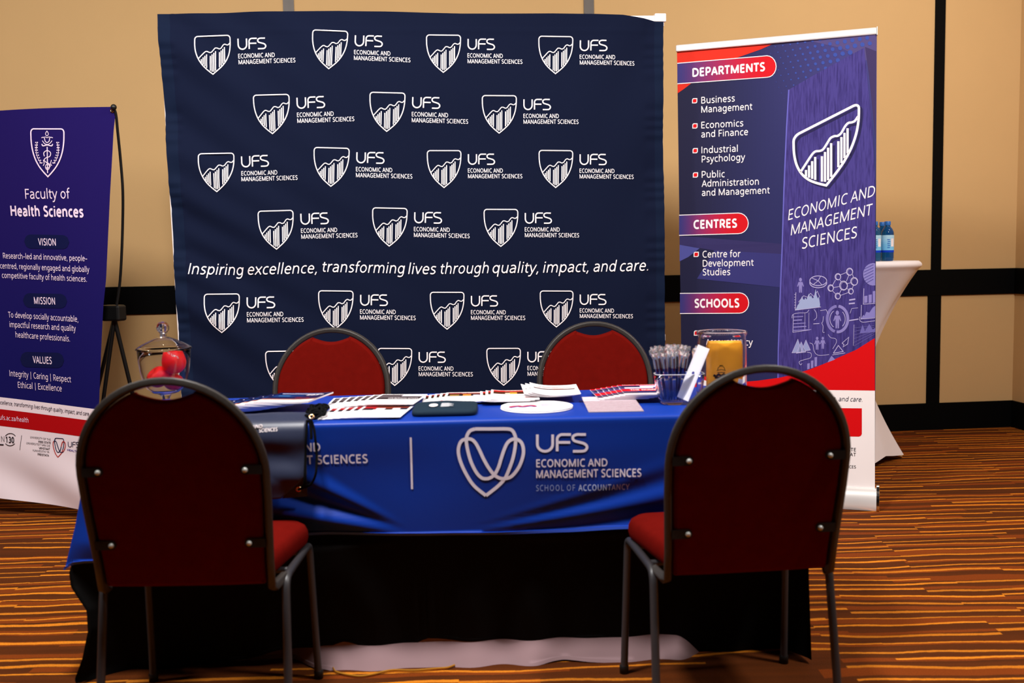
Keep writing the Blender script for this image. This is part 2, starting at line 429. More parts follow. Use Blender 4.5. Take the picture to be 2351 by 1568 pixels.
# ------------------------------------------------------------------ materials
def carpet_mat():
    k = NT('carpet'); tc = k.n('ShaderNodeTexCoord'); sp = k.n('ShaderNodeSeparateXYZ'); k.l(tc.outputs['Object'], sp.inputs[0])
    x, y = sp.outputs[0], sp.outputs[1]
    def noise(sx, sy, det=2):
        mp = k.n('ShaderNodeMapping'); mp.inputs['Scale'].default_value = (sx, sy, 1); k.l(tc.outputs['Object'], mp.inputs[0])
        nz = k.n('ShaderNodeTexNoise'); nz.inputs['Scale'].default_value = 1; nz.inputs['Detail'].default_value = det
        k.l(mp.outputs[0], nz.inputs['Vector']); return nz.outputs[0]
    warp = k.math('MULTIPLY', k.math('SUBTRACT', noise(1.6, 2.2, 2), .5), .11)
    fine = k.math('MULTIPLY', k.math('SUBTRACT', noise(38, 38, 2), .5), .007)
    yy = k.math('ADD', k.math('ADD', y, warp), fine)
    yy = k.math('ADD', yy, k.math('MULTIPLY', x, -.02))
    def white(a, b, seed):
        cb = k.n('ShaderNodeCombineXYZ'); k.l(a, cb.inputs[0])
        if b is not None: k.l(b, cb.inputs[1])
        cb.inputs[2].default_value = seed
        wn = k.n('ShaderNodeTexWhiteNoise'); wn.noise_dimensions = '3D'; k.l(cb.outputs[0], wn.inputs['Vector'])
        sc = k.n('ShaderNodeSeparateColor'); k.l(wn.outputs['Color'], sc.inputs[0])
        return sc.outputs[0], sc.outputs[1], sc.outputs[2]
    def line(period, seed, w0, w1, drop, wid):
        v = k.math('DIVIDE', yy, period); row = k.math('FLOOR', v); fr = k.math('FRACT', v)
        j0, j1, _ = white(row, None, seed + 50)
        jit = k.math('MULTIPLY', k.math('MULTIPLY', k.math('GREATER_THAN', j1, .55), j0), wid)
        cx_ = k.math('DIVIDE', k.math('SUBTRACT', k.math('ADD', x, jit), .95), wid)
        colx = k.math('FLOOR', cx_); cf = k.math('SUBTRACT', k.math('FRACT', cx_), .5)
        r, g, b = white(row, colx, seed)
        tl, q, z = white(row, colx, seed + 20)
        pos = k.math('ADD', k.math('MULTIPLY_ADD', r, .4, .3), k.math('MULTIPLY', cf, k.math('MULTIPLY_ADD', tl, .5, -.25)))
        d = k.math('ABSOLUTE', k.math('SUBTRACT', fr, pos))
        wd = k.math('MULTIPLY_ADD', g, w1, w0)
        e = k.math('DIVIDE', k.math('SUBTRACT', wd, d), .035)
        e = k.math('MINIMUM', k.math('MAXIMUM', e, 0.0), 1.0)
        return k.math('MULTIPLY', e, k.math('GREATER_THAN', b, drop)), q
    band, _ = line(.102, 3.0, .10, .20, .2, .8)
    thin, g = line(.066, 9.0, .07, .10, .12, .56)
    base = k.mix(noise(1.5, 30, 2), S(66, 30, 6), S(104, 48, 10))
    c = k.mix(k.math('MULTIPLY', band, .75), base, S(140, 62, 12))
    c = k.mix(k.math('MULTIPLY', thin, k.math('MULTIPLY_ADD', g, .4, .6)), c, S(236, 140, 34))
    pile = noise(260, 260, 2)
    c = k.mix(k.math('MULTIPLY', k.math('MAXIMUM', k.math('MULTIPLY_ADD', pile, 2.0, -.7), 0.0), .5), c, S(40, 18, 6))
    k.l(c, k.b.inputs['Base Color']); k.b.inputs['Roughness'].default_value = .95; k.b.inputs['Specular IOR Level'].default_value = .1
    k.bump(pile, .5, .004)
    return k.m
M_carpet = carpet_mat()
M_wall = mat('wall_panel', S(202, 164, 113), .8, spec=.2, noise=(3.0, .97), bump=(160, .15, .002))
M_ceil = mat('ceiling_paint', S(96, 84, 72), .9)
M_dark = mat('far_wall', S(60, 48, 38), .85)
M_trim = mat('black_trim', S(4, 4, 4), .6, spec=.08)
M_brown = mat('joint_strip', S(92, 82, 74), .45, noise=(14, .6), stretch=(1, 1, .1))
M_navy = mat('navy_fabric', S(15, 21, 42), .85, spec=.06, bump=(500, .08, .001))
M_sleeve = mat('navy_sleeve', S(14, 24, 46), .8, spec=.08)
M_print = print_mat('fabric_ink', .85, .08)
M_paper = print_mat('paper_ink', .7, .06)
M_vinyl = print_mat('vinyl_ink', .62, .12)
M_stone = print_mat('stone_print', .62, .12, streak=True)
M_white = mat('white_frame', S(236, 226, 224), .4)
M_alu = mat('white_aluminium', S(232, 228, 224), .28, metal=.35)
M_chrome = mat('chrome', (.75, .74, .72), .12, metal=1)
M_screw = mat('zinc_screw', S(206, 210, 204), .35, metal=.3)
M_cord = mat('black_cord', S(7, 7, 8), .9, spec=.1)
M_black = mat('black_plastic', S(12, 12, 12), .45)
M_red = mat('red_upholstery', (.118, .0036, .002), .95, spec=.03, noise=(30, .86), bump=(420, .3, .002))
M_frame = mat('hammered_frame', S(54, 49, 45), .42, spec=.5, noise=(260, .7), bump=(300, .15, .001))
M_leg = mat('grey_leg', S(50, 48, 50), .38, spec=.5)
M_blue = mat('blue_satin', S(9, 52, 150), .42, spec=.32)
M_hem = mat('blue_hem', S(46, 84, 196), .5)
M_blackcloth = mat('black_cloth', S(9, 8, 8), .9, spec=.15)
M_grey = mat('pinkish_grey_cloth', S(158, 130, 133), .9, spec=.1)
M_glass = mat('clear_glass', (.98, .98, 1), .01, trans=1, ior=1.09, coat=.28)
M_knob = mat('solid_glass', (.98, .98, 1), .01, trans=1, ior=1.46)
M_acrylic = mat('clear_acrylic', (.98, .98, 1), .02, trans=1, ior=1.1, coat=1)
M_rim = mat('rim_highlight', (.95, .94, .98), .3, trans=.4)  # pale ring paints the bright highlight along the clear cup's edge
M_wrap = mat('clear_wrap', (1, 1, 1), .12, trans=.9, ior=1.15)
M_ball = mat('red_foam', S(246, 16, 22), .42, spec=.4)
M_orange = mat('orange_card', S(246, 162, 30), .5)
M_bag = mat('navy_nylon', S(42, 48, 70), .4, spec=.5, noise=(8, .8))
M_teal = mat('teal_cloth', S(19, 38, 52), .8, spec=.2)
M_gold = mat('brass', (.8, .5, .25), .2, metal=1)
M_yellow = mat('yellow_cloth', S(170, 112, 8), .8)
M_stretch = mat('white_stretch_cloth', S(240, 232, 234), .75, sheen=.2)
M_bottle = mat('blue_bottle', S(40, 120, 190), .08, trans=.75, ior=1.33)
M_cap = mat('blue_cap', S(40, 110, 190), .4)
M_penblue = mat('pen_blue', S(14, 26, 92), .3)
M_pengrip = mat('pen_grip', S(40, 54, 120), .45)
M_ruler = mat('white_plastic', S(244, 242, 246), .35)
M_wood = mat('table_board', S(120, 100, 80), .6)

# ------------------------------------------------------------------ the room
WA = radians(5.7)
WU = Vector((cos(WA), sin(WA), 0)); WN = Vector((-sin(WA), cos(WA), 0))
W0 = Vector((3.344, 6.61, 0))              # the corner of back wall and right wall, on the floor
def wl(px, py):                            # measured point -> (run along the wall from the corner, height)
    d = ray(px, py); t = (W0 - CAM).dot(WN) / d.dot(WN); q = CAM + d * t
    return (q - W0).dot(WU), q.z
MW = Matrix.Translation(W0) @ Matrix.Rotation(WA, 4, 'Z')
b = MB(); b.add([(-7.5, -6.5, 0), (6.5, -6.5, 0), (6.5, 8.2, 0), (-7.5, 8.2, 0)], [(0, 1, 2, 3)]); struct('floor', b, M_carpet)
b = MB(); b.box(-7.5, 6.5, -6.5, 8.2, CEIL, CEIL + .1); struct('ceiling', b, M_ceil)
b = MB(); b.box(-10.6, .1, 0, .15, 0, CEIL, M=MW); struct('wall_back', b, M_wall)
b = MB(); b.box(0, .15, -12.5, 0, 0, CEIL, M=MW); struct('wall_right', b, M_wall)
b = MB(); b.box(-7.5, -7.35, -6.5, 6.5, 0, CEIL); struct('wall_left', b, M_dark)
b = MB(); b.box(-7.5, 6.5, -6.5, -6.35, 0, CEIL); struct('wall_front', b, M_dark)
RH0, RH1, SKH = .892, 1.062, .178          # dado band, skirting
def on_wall(name, x0, x1, z0, z1, m, d=.008):
    b = MB(); b.box(x0, x1, -d, .0, z0, z1, M=MW); struct(name, b, m)
on_wall('baseboard_back', -10.4, 0, 0, SKH, M_trim, .014)
b = MB(); b.box(-.014, 0, -12, -.014, 0, SKH, M=MW); struct('baseboard_right', b, M_trim)
on_wall('trim_1', -10.4, 0, RH0, RH1, M_trim, .010)
b = MB(); b.box(-.010, 0, -12, -.010, RH0, RH1, M=MW); struct('trim_2', b, M_trim)
xa, xb = wl(2142, 300)[0], wl(2165, 300)[0]
on_wall('trim_3', xa, xb, RH1, CEIL, M_trim)
xa2, xb2 = wl(2127.5, 800)[0], wl(2157.5, 800)[0]
on_wall('trim_4', xa2, xb2, SKH, RH0, M_trim)
on_wall('trim_5', wl(1340, 10)[0], wl(1363, 10)[0], RH1, CEIL, M_brown)
on_wall('trim_6', wl(650, 10)[0], wl(675, 10)[0], RH1, CEIL, M_brown)
on_wall('trim_7', wl(1340, 10)[0], wl(1363, 10)[0], SKH, RH0, M_trim)
on_wall('trim_8', wl(650, 10)[0], wl(675, 10)[0], SKH, RH0, M_trim)
on_wall('trim_9', -6.75, -6.68, RH1, CEIL, M_brown)

# ------------------------------------------------------------------ the branded backdrop
BA = radians(5.0)
BO = on_y(362, 33, 4.5); BO.z = 0
def bd(u, v):                              # soft drag wrinkles of the hung fabric
    e = exp(-max(0, u) / .36)
    d = .0115 * e * sin(2 * pi * (v * 5.2 + u * 3.2) + 1.3 * sin(v * 5)) * (1 - .6 * exp(-max(0, u - .03) / .05))
    d += .012 * exp(-max(0, u) / .5) * sin(2 * pi * (v * 1.9 + u * 1.5) + .6)
    er = max(0.0, 2.235 - u)
    d += .013 * exp(-er / .2) * sin(2 * pi * (v * 1.6 - u * 2.6)) * (.4 + .6 * exp(-((v - 2.05) / .35) ** 2))
    d += .005 * sin(2.1 * u + 3.1 * v) + .003 * sin(5.3 * u - 4.9 * v) + .003 * sin(3 * v * v + 2 * u)
    if u < .075 or er < .05: d += .0028 * sin(v * 92 + 3 * sin(v * 21)) - .0018 + .003 * exp(-((u - .066) / .006) ** 2)
    if v > 2.2: d += .0022 * exp(-((v - 2.225) / .008) ** 2)
    return d
SB = Surf(BO, (cos(BA), sin(BA), 0), (0, 0, 1), bd)
backdrop = thing('backdrop_stand', on_y(1175, 1090, 4.6) * 1.0, 'navy fabric backdrop printed with rows of white shield logos, hung on a white frame', 'backdrop', rz=BA)
FR[backdrop.name] = Matrix.Translation(BO + SB.U * 1.13) @ Matrix.Rotation(BA, 4, 'Z'); backdrop.matrix_world = FR[backdrop.name]
TOPL = [(362, 33), (450, 31), (560, 28), (680, 25.5), (780, 24.5), (880, 26), (970, 29), (1060, 31), (1160, 30.5), (1270, 30), (1370, 31), (1430, 34), (1480, 42), (1505, 48), (1525, 48.5)]
bl, br_ = SB.uv(414, 905), SB.uv(1525, 900)
tl, tr_ = SB.uv(362, 33), SB.uv(1525, 48)
bl = (bl[0] + (bl[0] - tl[0]) * .95, .06); br_ = (br_[0], .06)
b = MB()
def fab(i, j):
    px = 362 + (1525 - 362) * i
    a = SB.uv(px, tab(TOPL, px)); q = (bl[0] + (br_[0] - bl[0]) * i, .06)
    t = 1 - j
    u = a[0] * (1 - t) + q[0] * t; v = a[1] * (1 - t) + q[1] * t
    if i > .93: u -= .006 * sin(min(1, t * 3) * pi) * (i - .93) / .07
    return SB.P(u, v)
b.grid(fab, 170, 210, 0)
for k in range(len(b.m)):                  # the doubled side sleeves
    if k % 170 < 4 or k % 170 > 166: b.m[k] = 2
SHIELD = smooth_path([(.5, 1.1), (.36, .985), (.23, .855), (.12, .69), (.045, .50), (.008, .30), (0, .12)], 4) + arc(.085, .085, .085, .085, 180, 270, 5) + arc(.915, .085, .085, .085, 270, 360, 5) + smooth_path([(1, .12), (.992, .30), (.955, .50), (.88, .69), (.77, .855), (.64, .985), (.5, 1.1)], 4)[:-1]
WAVE = smooth_path([(.105, .66), (.18, .575), (.28, .465), (.335, .44), (.40, .468), (.455, .468), (.52, .395), (.565, .345), (.625, .345), (.675, .368), (.73, .35), (.79, .27), (.84, .243), (.89, .262), (.94, .262), (.985, .215)], 4)
BARS = [(.19, .67, .78), (.237, .62, .825), (.284, .575, .87), (.331, .53, .915), (.434, .575, 1.0), (.481, .53, 1.03), (.528, .485, 1.03), (.575, .435, 1.0), (.685, .465, .90), (.732, .42, .855), (.779, .375, .80), (.826, .325, .745)]
def shield(mb, sf, mp, wpx, col, lw=.03, off=.002, m=0, back=None):
    sf.stroke(mb, [mp(*p) for p in SHIELD], wpx * lw, col, m, off, True)
    sf.stroke(mb, [mp(*p) for p in WAVE], wpx * lw * .9, col, m, off)
    for x, a, c in BARS: sf.stroke(mb, [mp(x, a), mp(x, (a + c) / 2), mp(x, c)], wpx * lw * .92, col, m, off)
def letters_ufs(mb, sf, mp, wpx, col, m=0, off=.002):   # unit: cap height 1, y down from the top, width 2.66
    U_ = [(0, 0), (0, .3), (0, .58)] + arc(.41, .58, .41, .42, 180, 0, 12) + [(.82, .3), (.82, 0)]
    F_ = [(1.06, 1), (1.06, .6), (1.06, .28)] + arc(1.34, .28, .28, .28, 180, 270, 6) + [(1.8, 0)]
    F2 = [(1.06, .47), (1.4, .47), (1.76, .47)]
    S_ = smooth_path([(2.60, 0), (2.35, 0), (2.12, .0), (1.93, .09), (1.90, .25), (2.0, .38), (2.25, .46), (2.5, .54), (2.64, .68), (2.64, .84), (2.52, .97), (2.3, 1.0), (2.1, 1.0), (1.9, 1.0)], 4)
    for p in (U_, F_, F2, S_): sf.stroke(mb, [mp(*q) for q in p], wpx, col, m, off)
ROWS = [(449, 83, 81, -1.8), (717, 71, 80, 2.2), (979, 81, 78, .4), (1237, 83, 78, .8),
        (584, 218, 81, -1.9), (849, 214, 80, 1.4), (1107, 220, 78, .3),
        (457, 352, 80, -1.5), (721, 340, 80, 1.3), (981, 346, 77, .1), (1237, 346, 77, .5),
        (594, 484, 80, -1.6), (855, 478, 79, 1.2), (1111, 481, 77, .2),
        (470, 675, 80, -.6), (731, 668, 79, .6), (988, 671, 77, .1), (1240, 668, 75, .2),
        (611, 806, 80, -.6), (868, 800, 77, .3), (1118, 800, 77, -.2)]
for x0, y0, wd, rot in ROWS:
    ca, sa = cos(radians(rot)), sin(radians(rot))
    cx, cy = x0 + wd * .5, y0 + wd * .55
    def mp(x, y, cx=cx, cy=cy, wd=wd, ca=ca, sa=sa):
        dx, dy = (x - .5) * wd, (y - .55) * wd
        return (cx + dx * ca - dy * sa, cy + dx * sa + dy * ca)
    shield(b, SB, mp, wd, WHITE, .031, .004, 1)
    def mu(x, y): return mp(1.225 + x * .292, .105 + y * .30)
    letters_ufs(b, SB, mu, wd * .038, WHITE, 1, .004)
    SB.text(b, 'ECONOMIC AND', mp(1.21, .655), mp(2.25, .655), wd * .125, WHITE, 1, bold=.010, off=.004)
    SB.text(b, 'MANAGEMENT SCIENCES', mp(1.215, .823), mp(2.83, .823), wd * .125, WHITE, 1, bold=.010, off=.004)
for t, a, c in (('Inspiring', (433, 629), (556, 632)), ('excellence,', (567, 631), (727, 627)), ('transforming', (738, 624), (927, 628)), ('lives', (937, 629), (999, 629.5)),
                ('through', (1009, 629), (1120, 627)), ('quality,', (1129, 627), (1235, 626)), ('impact,', (1246, 626), (1350, 624)), ('and', (1361, 624), (1411, 623)), ('care.', (1421, 623), (1486, 621))):
    SB.text(b, t, a, c, 25, WHITE, 1, shear=.2, off=.005)
b.build('fabric', [M_navy, M_print, M_sleeve], backdrop)
def post(mb, p, q, wpx, depth=.03, back=.03):
    a, c = SB.uv(*p), SB.uv(*q); k = wpx * 4.6 / FPX
    vs = []
    for (u, v) in (a, c):
        for du in (0, k):
            for dn in (back, back + depth): vs.append(SB.O + SB.U * (u + du) + SB.V * v - SB.N * dn)
    mb.add(vs, [(0, 1, 3, 2), (4, 6, 7, 5), (0, 4, 5, 1), (2, 3, 7, 6), (0, 2, 6, 4), (1, 5, 7, 3)], 0)
for nm, p, q, wpx in (('upright', (361, 34), (421, 1060), 19), ('upright', (1511, 36), (1508, 1060), 16)):
    m_ = MB(); post(m_, p, q, wpx); m_.build(nm, M_white, backdrop, bevel=.003)
m_ = MB()
a0, a1 = SB.uv(364, 36), SB.uv(1528, 30)
m_.add([SB.O + SB.U * u + SB.V * v - SB.N * n for u, v in ((a0[0], a0[1] - .01), (a1[0], a1[1] - .004)) for v in (v, v - .05) for n in (.026, .056)],
       [(0, 1, 3, 2), (4, 6, 7, 5), (0, 4, 5, 1), (2, 3, 7, 6), (0, 2, 6, 4), (1, 5, 7, 3)])
m_.build('top_rail', M_white, backdrop, bevel=.003)
m_ = MB()
c0 = SB.uv(1506, 28); c1 = SB.uv(1532, 47.5)
Mb = Matrix.Translation(SB.O) @ Matrix((SB.U, -SB.N, SB.V)).transposed().to_4x4()
m_.box(c0[0], c1[0], .018, .062, c1[1], c0[1], M=Mb)
cb = m_.build('corner_joint', M_white, backdrop, bevel=.004)
m_ = MB(); q = SB.uv(1519, 40)
m_.lathe([(.001, .004), (.006, .003), (.007, 0)], 12, c=SB.P(q[0], q[1], 0) - SB.N * .016, M=Matrix.Rotation(radians(90), 4, 'X'))
m_.build('screw', M_chrome, cb)
m_ = MB(); q = SB.uv(1527, 775)
m_.box(q[0] - .008, q[0] + .010, .03, .06, q[1] - .018, q[1] + .014, M=Mb); m_.build('hinge', M_white, backdrop, bevel=.003)
for u in (.08, 2.2):
    m_ = MB(); m_.box(u - .06, u + .06, -.10, .35, 0, .03, M=Mb); m_.build('foot', M_white, backdrop, bevel=.004)

# ------------------------------------------------------------------ the roll-up banner
RA = radians(-19.6)
RO = Vector((1.675, 4.535, 0))
SR = Surf(RO, (cos(RA), sin(RA), 0), (0, 0, 1), lambda u, v: .004 * sin(u * 3.4 + 1))
roll = thing('roll_up_banner', RO - SR.U * .45, 'tall blue and red roll-up banner listing departments, centres and schools', 'banner', rz=RA)
NV, NV2, LAV = S(40, 38, 84), S(58, 58, 128), S(176, 166, 208)
RED, RED2 = S(208, 6, 12), S(206, 40, 22)
def mixc(a, b_, t): return tuple(p + (q - p) * t for p, q in zip(a, b_))
b = MB()
def pcol(i, j):                            # the printed ground of the sheet
    c = mixc(S(28, 27, 54), S(38, 39, 84), sm(.0, .55, i))
    return mixc(c, S(60, 56, 112), sm(.35, .9, i) * sm(.55, 1.0, j))
Ra, Rb, Rc, Rd = SR.uv(1554, 114), SR.uv(2013, 74), SR.uv(2008.5, 1136), SR.uv(1568, 1110)
def rsheet(i, j):
    u = (Rd[0] * (1 - i) + Rc[0] * i) * (1 - j) + (Ra[0] * (1 - i) + Rb[0] * i) * j
    v = (.095) * (1 - j) + (Ra[1] * (1 - i) + Rb[1] * i) * j
    return SR.P(u, v)
b.grid(rsheet, 46, 60, 0, pcol)
P5 = lambda X, Y: (X / 3.3365 + 1540, Y / 3.3365 + 50)
P6 = lambda X, Y: (X / 3.7328 + 1540, Y / 3.7328 + 460)
P7 = lambda X, Y: (X / 5.409 + 1800, Y / 5.409 + 590)
# faint angled panels behind the lists
for pts, c in (([(1560, 541), (1797, 560), (1793, 655), (1705, 648), (1640, 575), (1560, 562)], S(48, 42, 88)),
               ([(1640, 575), (1795, 583), (1794, 660), (1600, 640)], S(50, 48, 106)),
               ([(1560, 562), (1606, 570), (1580, 590), (1560, 600)], S(72, 74, 140)),
               ([(1830, 88), (2012, 73), (2012, 150), (1930, 110)], S(74, 64, 112)),
               ([(1986, 108), (2012, 118), (2010, 320), (1996, 180)], S(56, 44, 84))):
    SR.poly(b, pts, c, 0, .0006)
SR.poly(b, [(1554, 120), (1777, 99.5), (1747, 113), (1690, 133), (1640, 156), (1600, 181), (1570, 204), (1555.6, 214)], RED2, 0, .0010)
for i in range(-14, 26):
    for j in range(-14, 14):
        X, Y = 1260 + 57 * i + 20 * j, 260 - 9 * i + 42 * j - 6
        px, py = P5(X, Y)
        if not (1752 < px < 2008 and py > 84 and py < 250): continue
        if py > 206 - (px - 1811) * .56 and px > 1805: continue
        if py < 106 - (px - 1554) * .09: continue
        r = 6.2 * max(0, 1 - sqrt((px - 1965) ** 2 + ((py - 128) * 1.25) ** 2) / 230)
        if r > .6: SR.disc(b, px, py, r, S(52, 70, 146), 0, .0012, n=8)
stone = [(1811, 206), (1868, 173), (1930, 139), (1984, 110), (1990, 170), (2003, 300), (2009.5, 420), (2008.5, 600), (2008.3, 782), (1966, 803), (1929, 820), (1892, 835), (1859, 848), (1820, 861), (1786, 872), (1787, 800), (1790, 710), (1796, 560), (1800, 430), (1806, 290)]
SR.poly(b, stone, S(66, 56, 124), 1, .0014)
SR.stroke(b, [(1811, 206), (1806, 290), (1800, 430), (1796, 560), (1790, 710), (1787, 800), (1786, 872)], 3, S(96, 92, 176), 0, .0018)
redlow = [(2008.3, 776), (1966, 802.6), (1929, 819), (1892, 835), (1859, 848), (1820, 860), (1790, 867), (1740, 874), (1680, 879), (1566, 884), (1568, 893), (1800, 894.4), (2008.5, 896.4)]
SR.poly(b, redlow, RED, 0, .0022)
SR.poly(b, [(1568, 892), (2008.6, 896.4), (2008.6, 1135), (1568, 1131)], S(240, 232, 230), 0, .0018)
SR.poly(b, [(1640, 934), (1978.7, 937), (1978.7, 996), (1976.5, 1000), (1972, 1001.8), (1640, 998)], RED, 0, .0028)
SR.text(b, 'quality, impact, and care.', (1830, 919), (1979.5, 921.8), 10.5, S(40, 38, 60), 0, shear=.2, off=.003)
SR.text(b, 'FREE STATE', (1903, 1034), (1965, 1035.8), 7.8, S(30, 28, 32), 0, bold=.01, off=.003, space=1.15)
SR.text(b, 'VRYSTAAT', (1909, 1045.5), (1965, 1047), 7.8, S(30, 28, 32), 0, bold=.01, off=.003, space=1.15)
SR.text(b, 'MANAGEMENT SCIENCES', (1860, 1073), (1965, 1074.8), 6.6, S(30, 28, 32), 0, bold=.01, off=.003)
def pill(x0l, ytl, ybl, xr, ytr, ybr, xe):
    n = 36
    top = lambda t: (x0l + (xr - x0l) * t, ytl + (ytr - ytl) * t); bot = lambda t: (x0l + (xr - x0l) * t, ybl + (ybr - ybl) * t)
    for i in range(n):
        c = mixc(S(52, 48, 110), S(196, 10, 24), sm(.0, 1, (i + .5) / n) ** .8)
        SR.poly(b, [top(i / n), top((i + 1) / n), bot((i + 1) / n), bot(i / n)], c, 0, .0022)
    cy = (ytr + ybr) / 2; ry = (ybr - ytr) / 2
    cap = arc(xr, cy, xe - xr, ry, -90, 90, 10)
    SR.poly(b, cap, S(198, 10, 22), 0, .0022)
    SR.stroke(b, [top(0)] + cap + [bot(0)], 1.8, WHITE, 0, .0028)
pill(1555, 145.3, 192.3, 1761, 128, 177.4, 1782)
pill(1559, 494, 540.3, 1695, 489, 536.4, 1718)
pill(1561, 673.5, 719.9, 1698, 672.4, 719, 1719)
SR.text(b, 'DEPARTMENTS', (1589.5, 175.9), (1756.4, 162.4), 18.8, WHITE, 0, bold=.035, off=.003)
SR.text(b, 'CENTRES', (1592.2, 525), (1692.2, 521.7), 19, WHITE, 0, bold=.035, off=.003)
SR.text(b, 'SCHOOLS', (1594.4, 705.9), (1697.5, 705.1), 19, WHITE, 0, bold=.035, off=.003)
for t, x0, y0, x1, y1 in (('Business', 1610, 237.9, 1687, 232.8), ('Management', 1610, 258.9, 1727, 251.7), ('Economics', 1610, 294.9, 1706.6, 289.8), ('and Finance', 1610, 315.8, 1717.4, 309.9),
        ('Industrial', 1610.5, 352, 1693.8, 348.2), ('Psychology', 1611, 373, 1710.8, 367.7), ('Public', 1611, 408.2, 1663.8, 406.7), ('Administration', 1611, 429, 1742.3, 424), ('and Management', 1611.3, 450, 1767, 444),
        ('Centre for', 1613, 591.3, 1700, 590), ('Development', 1613.4, 612.2, 1730, 610), ('Studies', 1613.4, 632.3, 1676.6, 631.5), ('Accountancy', 1614, 793.5, 1728.5, 793)):
    SR.text(b, t, (x0, y0), (x1, y1), 15.4, WHITE, 0, bold=.006, off=.003)
for x, y in ((1594.8, 231.2), (1595.4, 289), (1596, 345.8), (1596.6, 401.6), (1598.4, 584), (1599, 764.6)):
    for k, c, o in ((1.0, WHITE, .0026), (.68, RED, .003)):
        w_, h_ = 6 * k, 6 * k
        SR.poly(b, arc(x - w_ * .3, y - h_ * .3, w_ * .7, h_ * .7, 180, 270, 5) + [(x + w_, y - h_)] + arc(x + w_ * .3, y + h_ * .3, w_ * .7, h_ * .7, 0, 90, 5) + [(x - w_, y + h_)], c, 0, o)
SR.text(b, 'ECONOMIC AND', (1809.5, 506), (2007.5, 450), 24.5, WHITE, 0, shear=.1, off=.003, skew=True)
SR.text(b, 'MANAGEMENT', (1815.6, 540.5), (2001, 493), 25, WHITE, 0, shear=.1, off=.003, skew=True)
SR.text(b, 'SCIENCES', (1841, 571.8), (1966.7, 545.8), 26, WHITE, 0, shear=.06, off=.003, skew=True)
mps = lambda x, y: (1822 + x * 150, 313 - x * 76 + y * 137)
mps2 = lambda x, y: (1828 + x * 150, 318 - x * 76 + y * 137)
shield(b, SR, mps2, 150, S(34, 29, 70), .036, .0024)
shield(b, SR, mps, 150, WHITE, .038, .003)
# chalk sketches of charts and figures
def C(pts, wd=1.4, closed=False, col=LAV): SR.stroke(b, [P7(*p) for p in pts], wd, col, 0, .0026, closed)
def CP(pts, col=None): SR.poly(b, [P7(*p) for p in pts], col or S(132, 122, 182), 0, .0022)
def person(x, y, h):
    k = h / 185
    CP(arc(x, y + 24 * k, 18 * k, 25 * k, 0, 360, 12)[:-1]); CP([(x - 25 * k, y + 52 * k), (x + 25 * k, y + 52 * k), (x + 42 * k, y + 105 * k), (x + 33 * k, y + 112 * k), (x + 20 * k, y + 85 * k), (x + 18 * k, y + 185 * k), (x + 4 * k, y + 185 * k), (x, y + 120 * k), (x - 4 * k, y + 185 * k), (x - 18 * k, y + 185 * k), (x - 20 * k, y + 85 * k), (x - 33 * k, y + 112 * k), (x - 42 * k, y + 105 * k)])
person(205, 258, 185); person(412, 990, 160); person(482, 990, 150); person(662, 665, 220)
for cx, cy, r in ((815, 183, 38), (670, 245, 34), (872, 303, 42), (740, 355, 48), (580, 385, 34), (830, 425, 30), (668, 485, 32)):
    C(arc(cx, cy, r, r * 1.15, 0, 340, 18), 1.8, True, S(190, 180, 215)); C(arc(cx + 4, cy + 3, r * .8, r * .95, 0, 340, 14), .8)
for p, q in (((700, 222), (780, 190)), ((775, 300), (805, 225)), ((850, 215), (865, 262)), ((788, 330), (832, 318)), ((615, 380), (692, 365)), ((690, 450), (715, 402)), ((780, 392), (808, 405)), ((640, 285), (600, 355)), ((698, 478), (802, 440)), ((600, 418), (645, 462)), ((845, 398), (862, 350)), ((690, 278), (715, 315))): C([p, q], 1.3)
C(arc(425, 295, 105, 60, 0, 350, 24), 1.8, True); C(arc(425, 322, 105, 60, 0, 180, 14), 1.8); C([(320, 295), (320, 322)], 1.5); C([(530, 295), (530, 322)], 1.5)
C([(425, 295), (360, 345)], 1.4); C([(425, 295), (470, 345)], 1.4); C([(425, 295), (455, 238)], 1.4); C([(425, 295), (350, 262)], 1.4)
pk = [0, 15, 50, 62, 95, 120, 150, 110, 100, 125, 95, 130, 165, 120, 140, 100, 95, 130, 205, 120, 80, 100, 0]
CP([(140 + 14 * i, 655 - v - 3 * i) for i, v in enumerate(pk)] + [(445, 625), (140, 658)], S(150, 160, 196))
C([(148, 440), (140, 660), (460, 620)], 1.3); C([(180, 560), (245, 480), (290, 500), (330, 450), (370, 490), (415, 425), (445, 500)], 1.1)
for i in range(6): C([(128, 465 + i * 33), (150, 465 + i * 33)], 1.2)
C(arc(665, 770, 128, 160, -85, 95, 18), 6.5, col=S(134, 124, 184)); C(arc(665, 770, 128, 160, 105, 265, 16), 6.5, col=S(120, 110, 172))
C(arc(665, 770, 95, 115, 120, 240, 10), 1.4); C(arc(665, 770, 95, 115, -50, 50, 10), 1.4)
for i, w_ in enumerate((120, 105, 150, 160, 220)): C([(118, 745 + i * 42), (118 + w_, 745 + i * 42 - w_ * .06)], 2.6 if i % 2 else 2.0, col=S(132, 122, 184))
C([(118, 720), (110, 935), (320, 905)], 1.2); C([(260, 700), (258, 900)], .8); C([(310, 690), (308, 890)], .8)
for a_ in ((100, 1190, 172, 1022, 225, 1180), (155, 1195, 214, 1055, 270, 1180), (215, 1175, 272, 1030, 327, 1155)): CP([(a_[0], a_[1]), (a_[2], a_[3]), (a_[4], a_[5])], S(140, 146, 190)); C([(a_[0], a_[1]), (a_[2], a_[3]), (a_[4], a_[5])], 1.1, True)
for x, y0, y1 in ((305, 1320, 1388), (350, 1285, 1375), (395, 1243, 1355)): CP([(x - 16, y0 + 3), (x + 16, y0 - 3), (x + 14, y1), (x - 16, y1 + 6)])
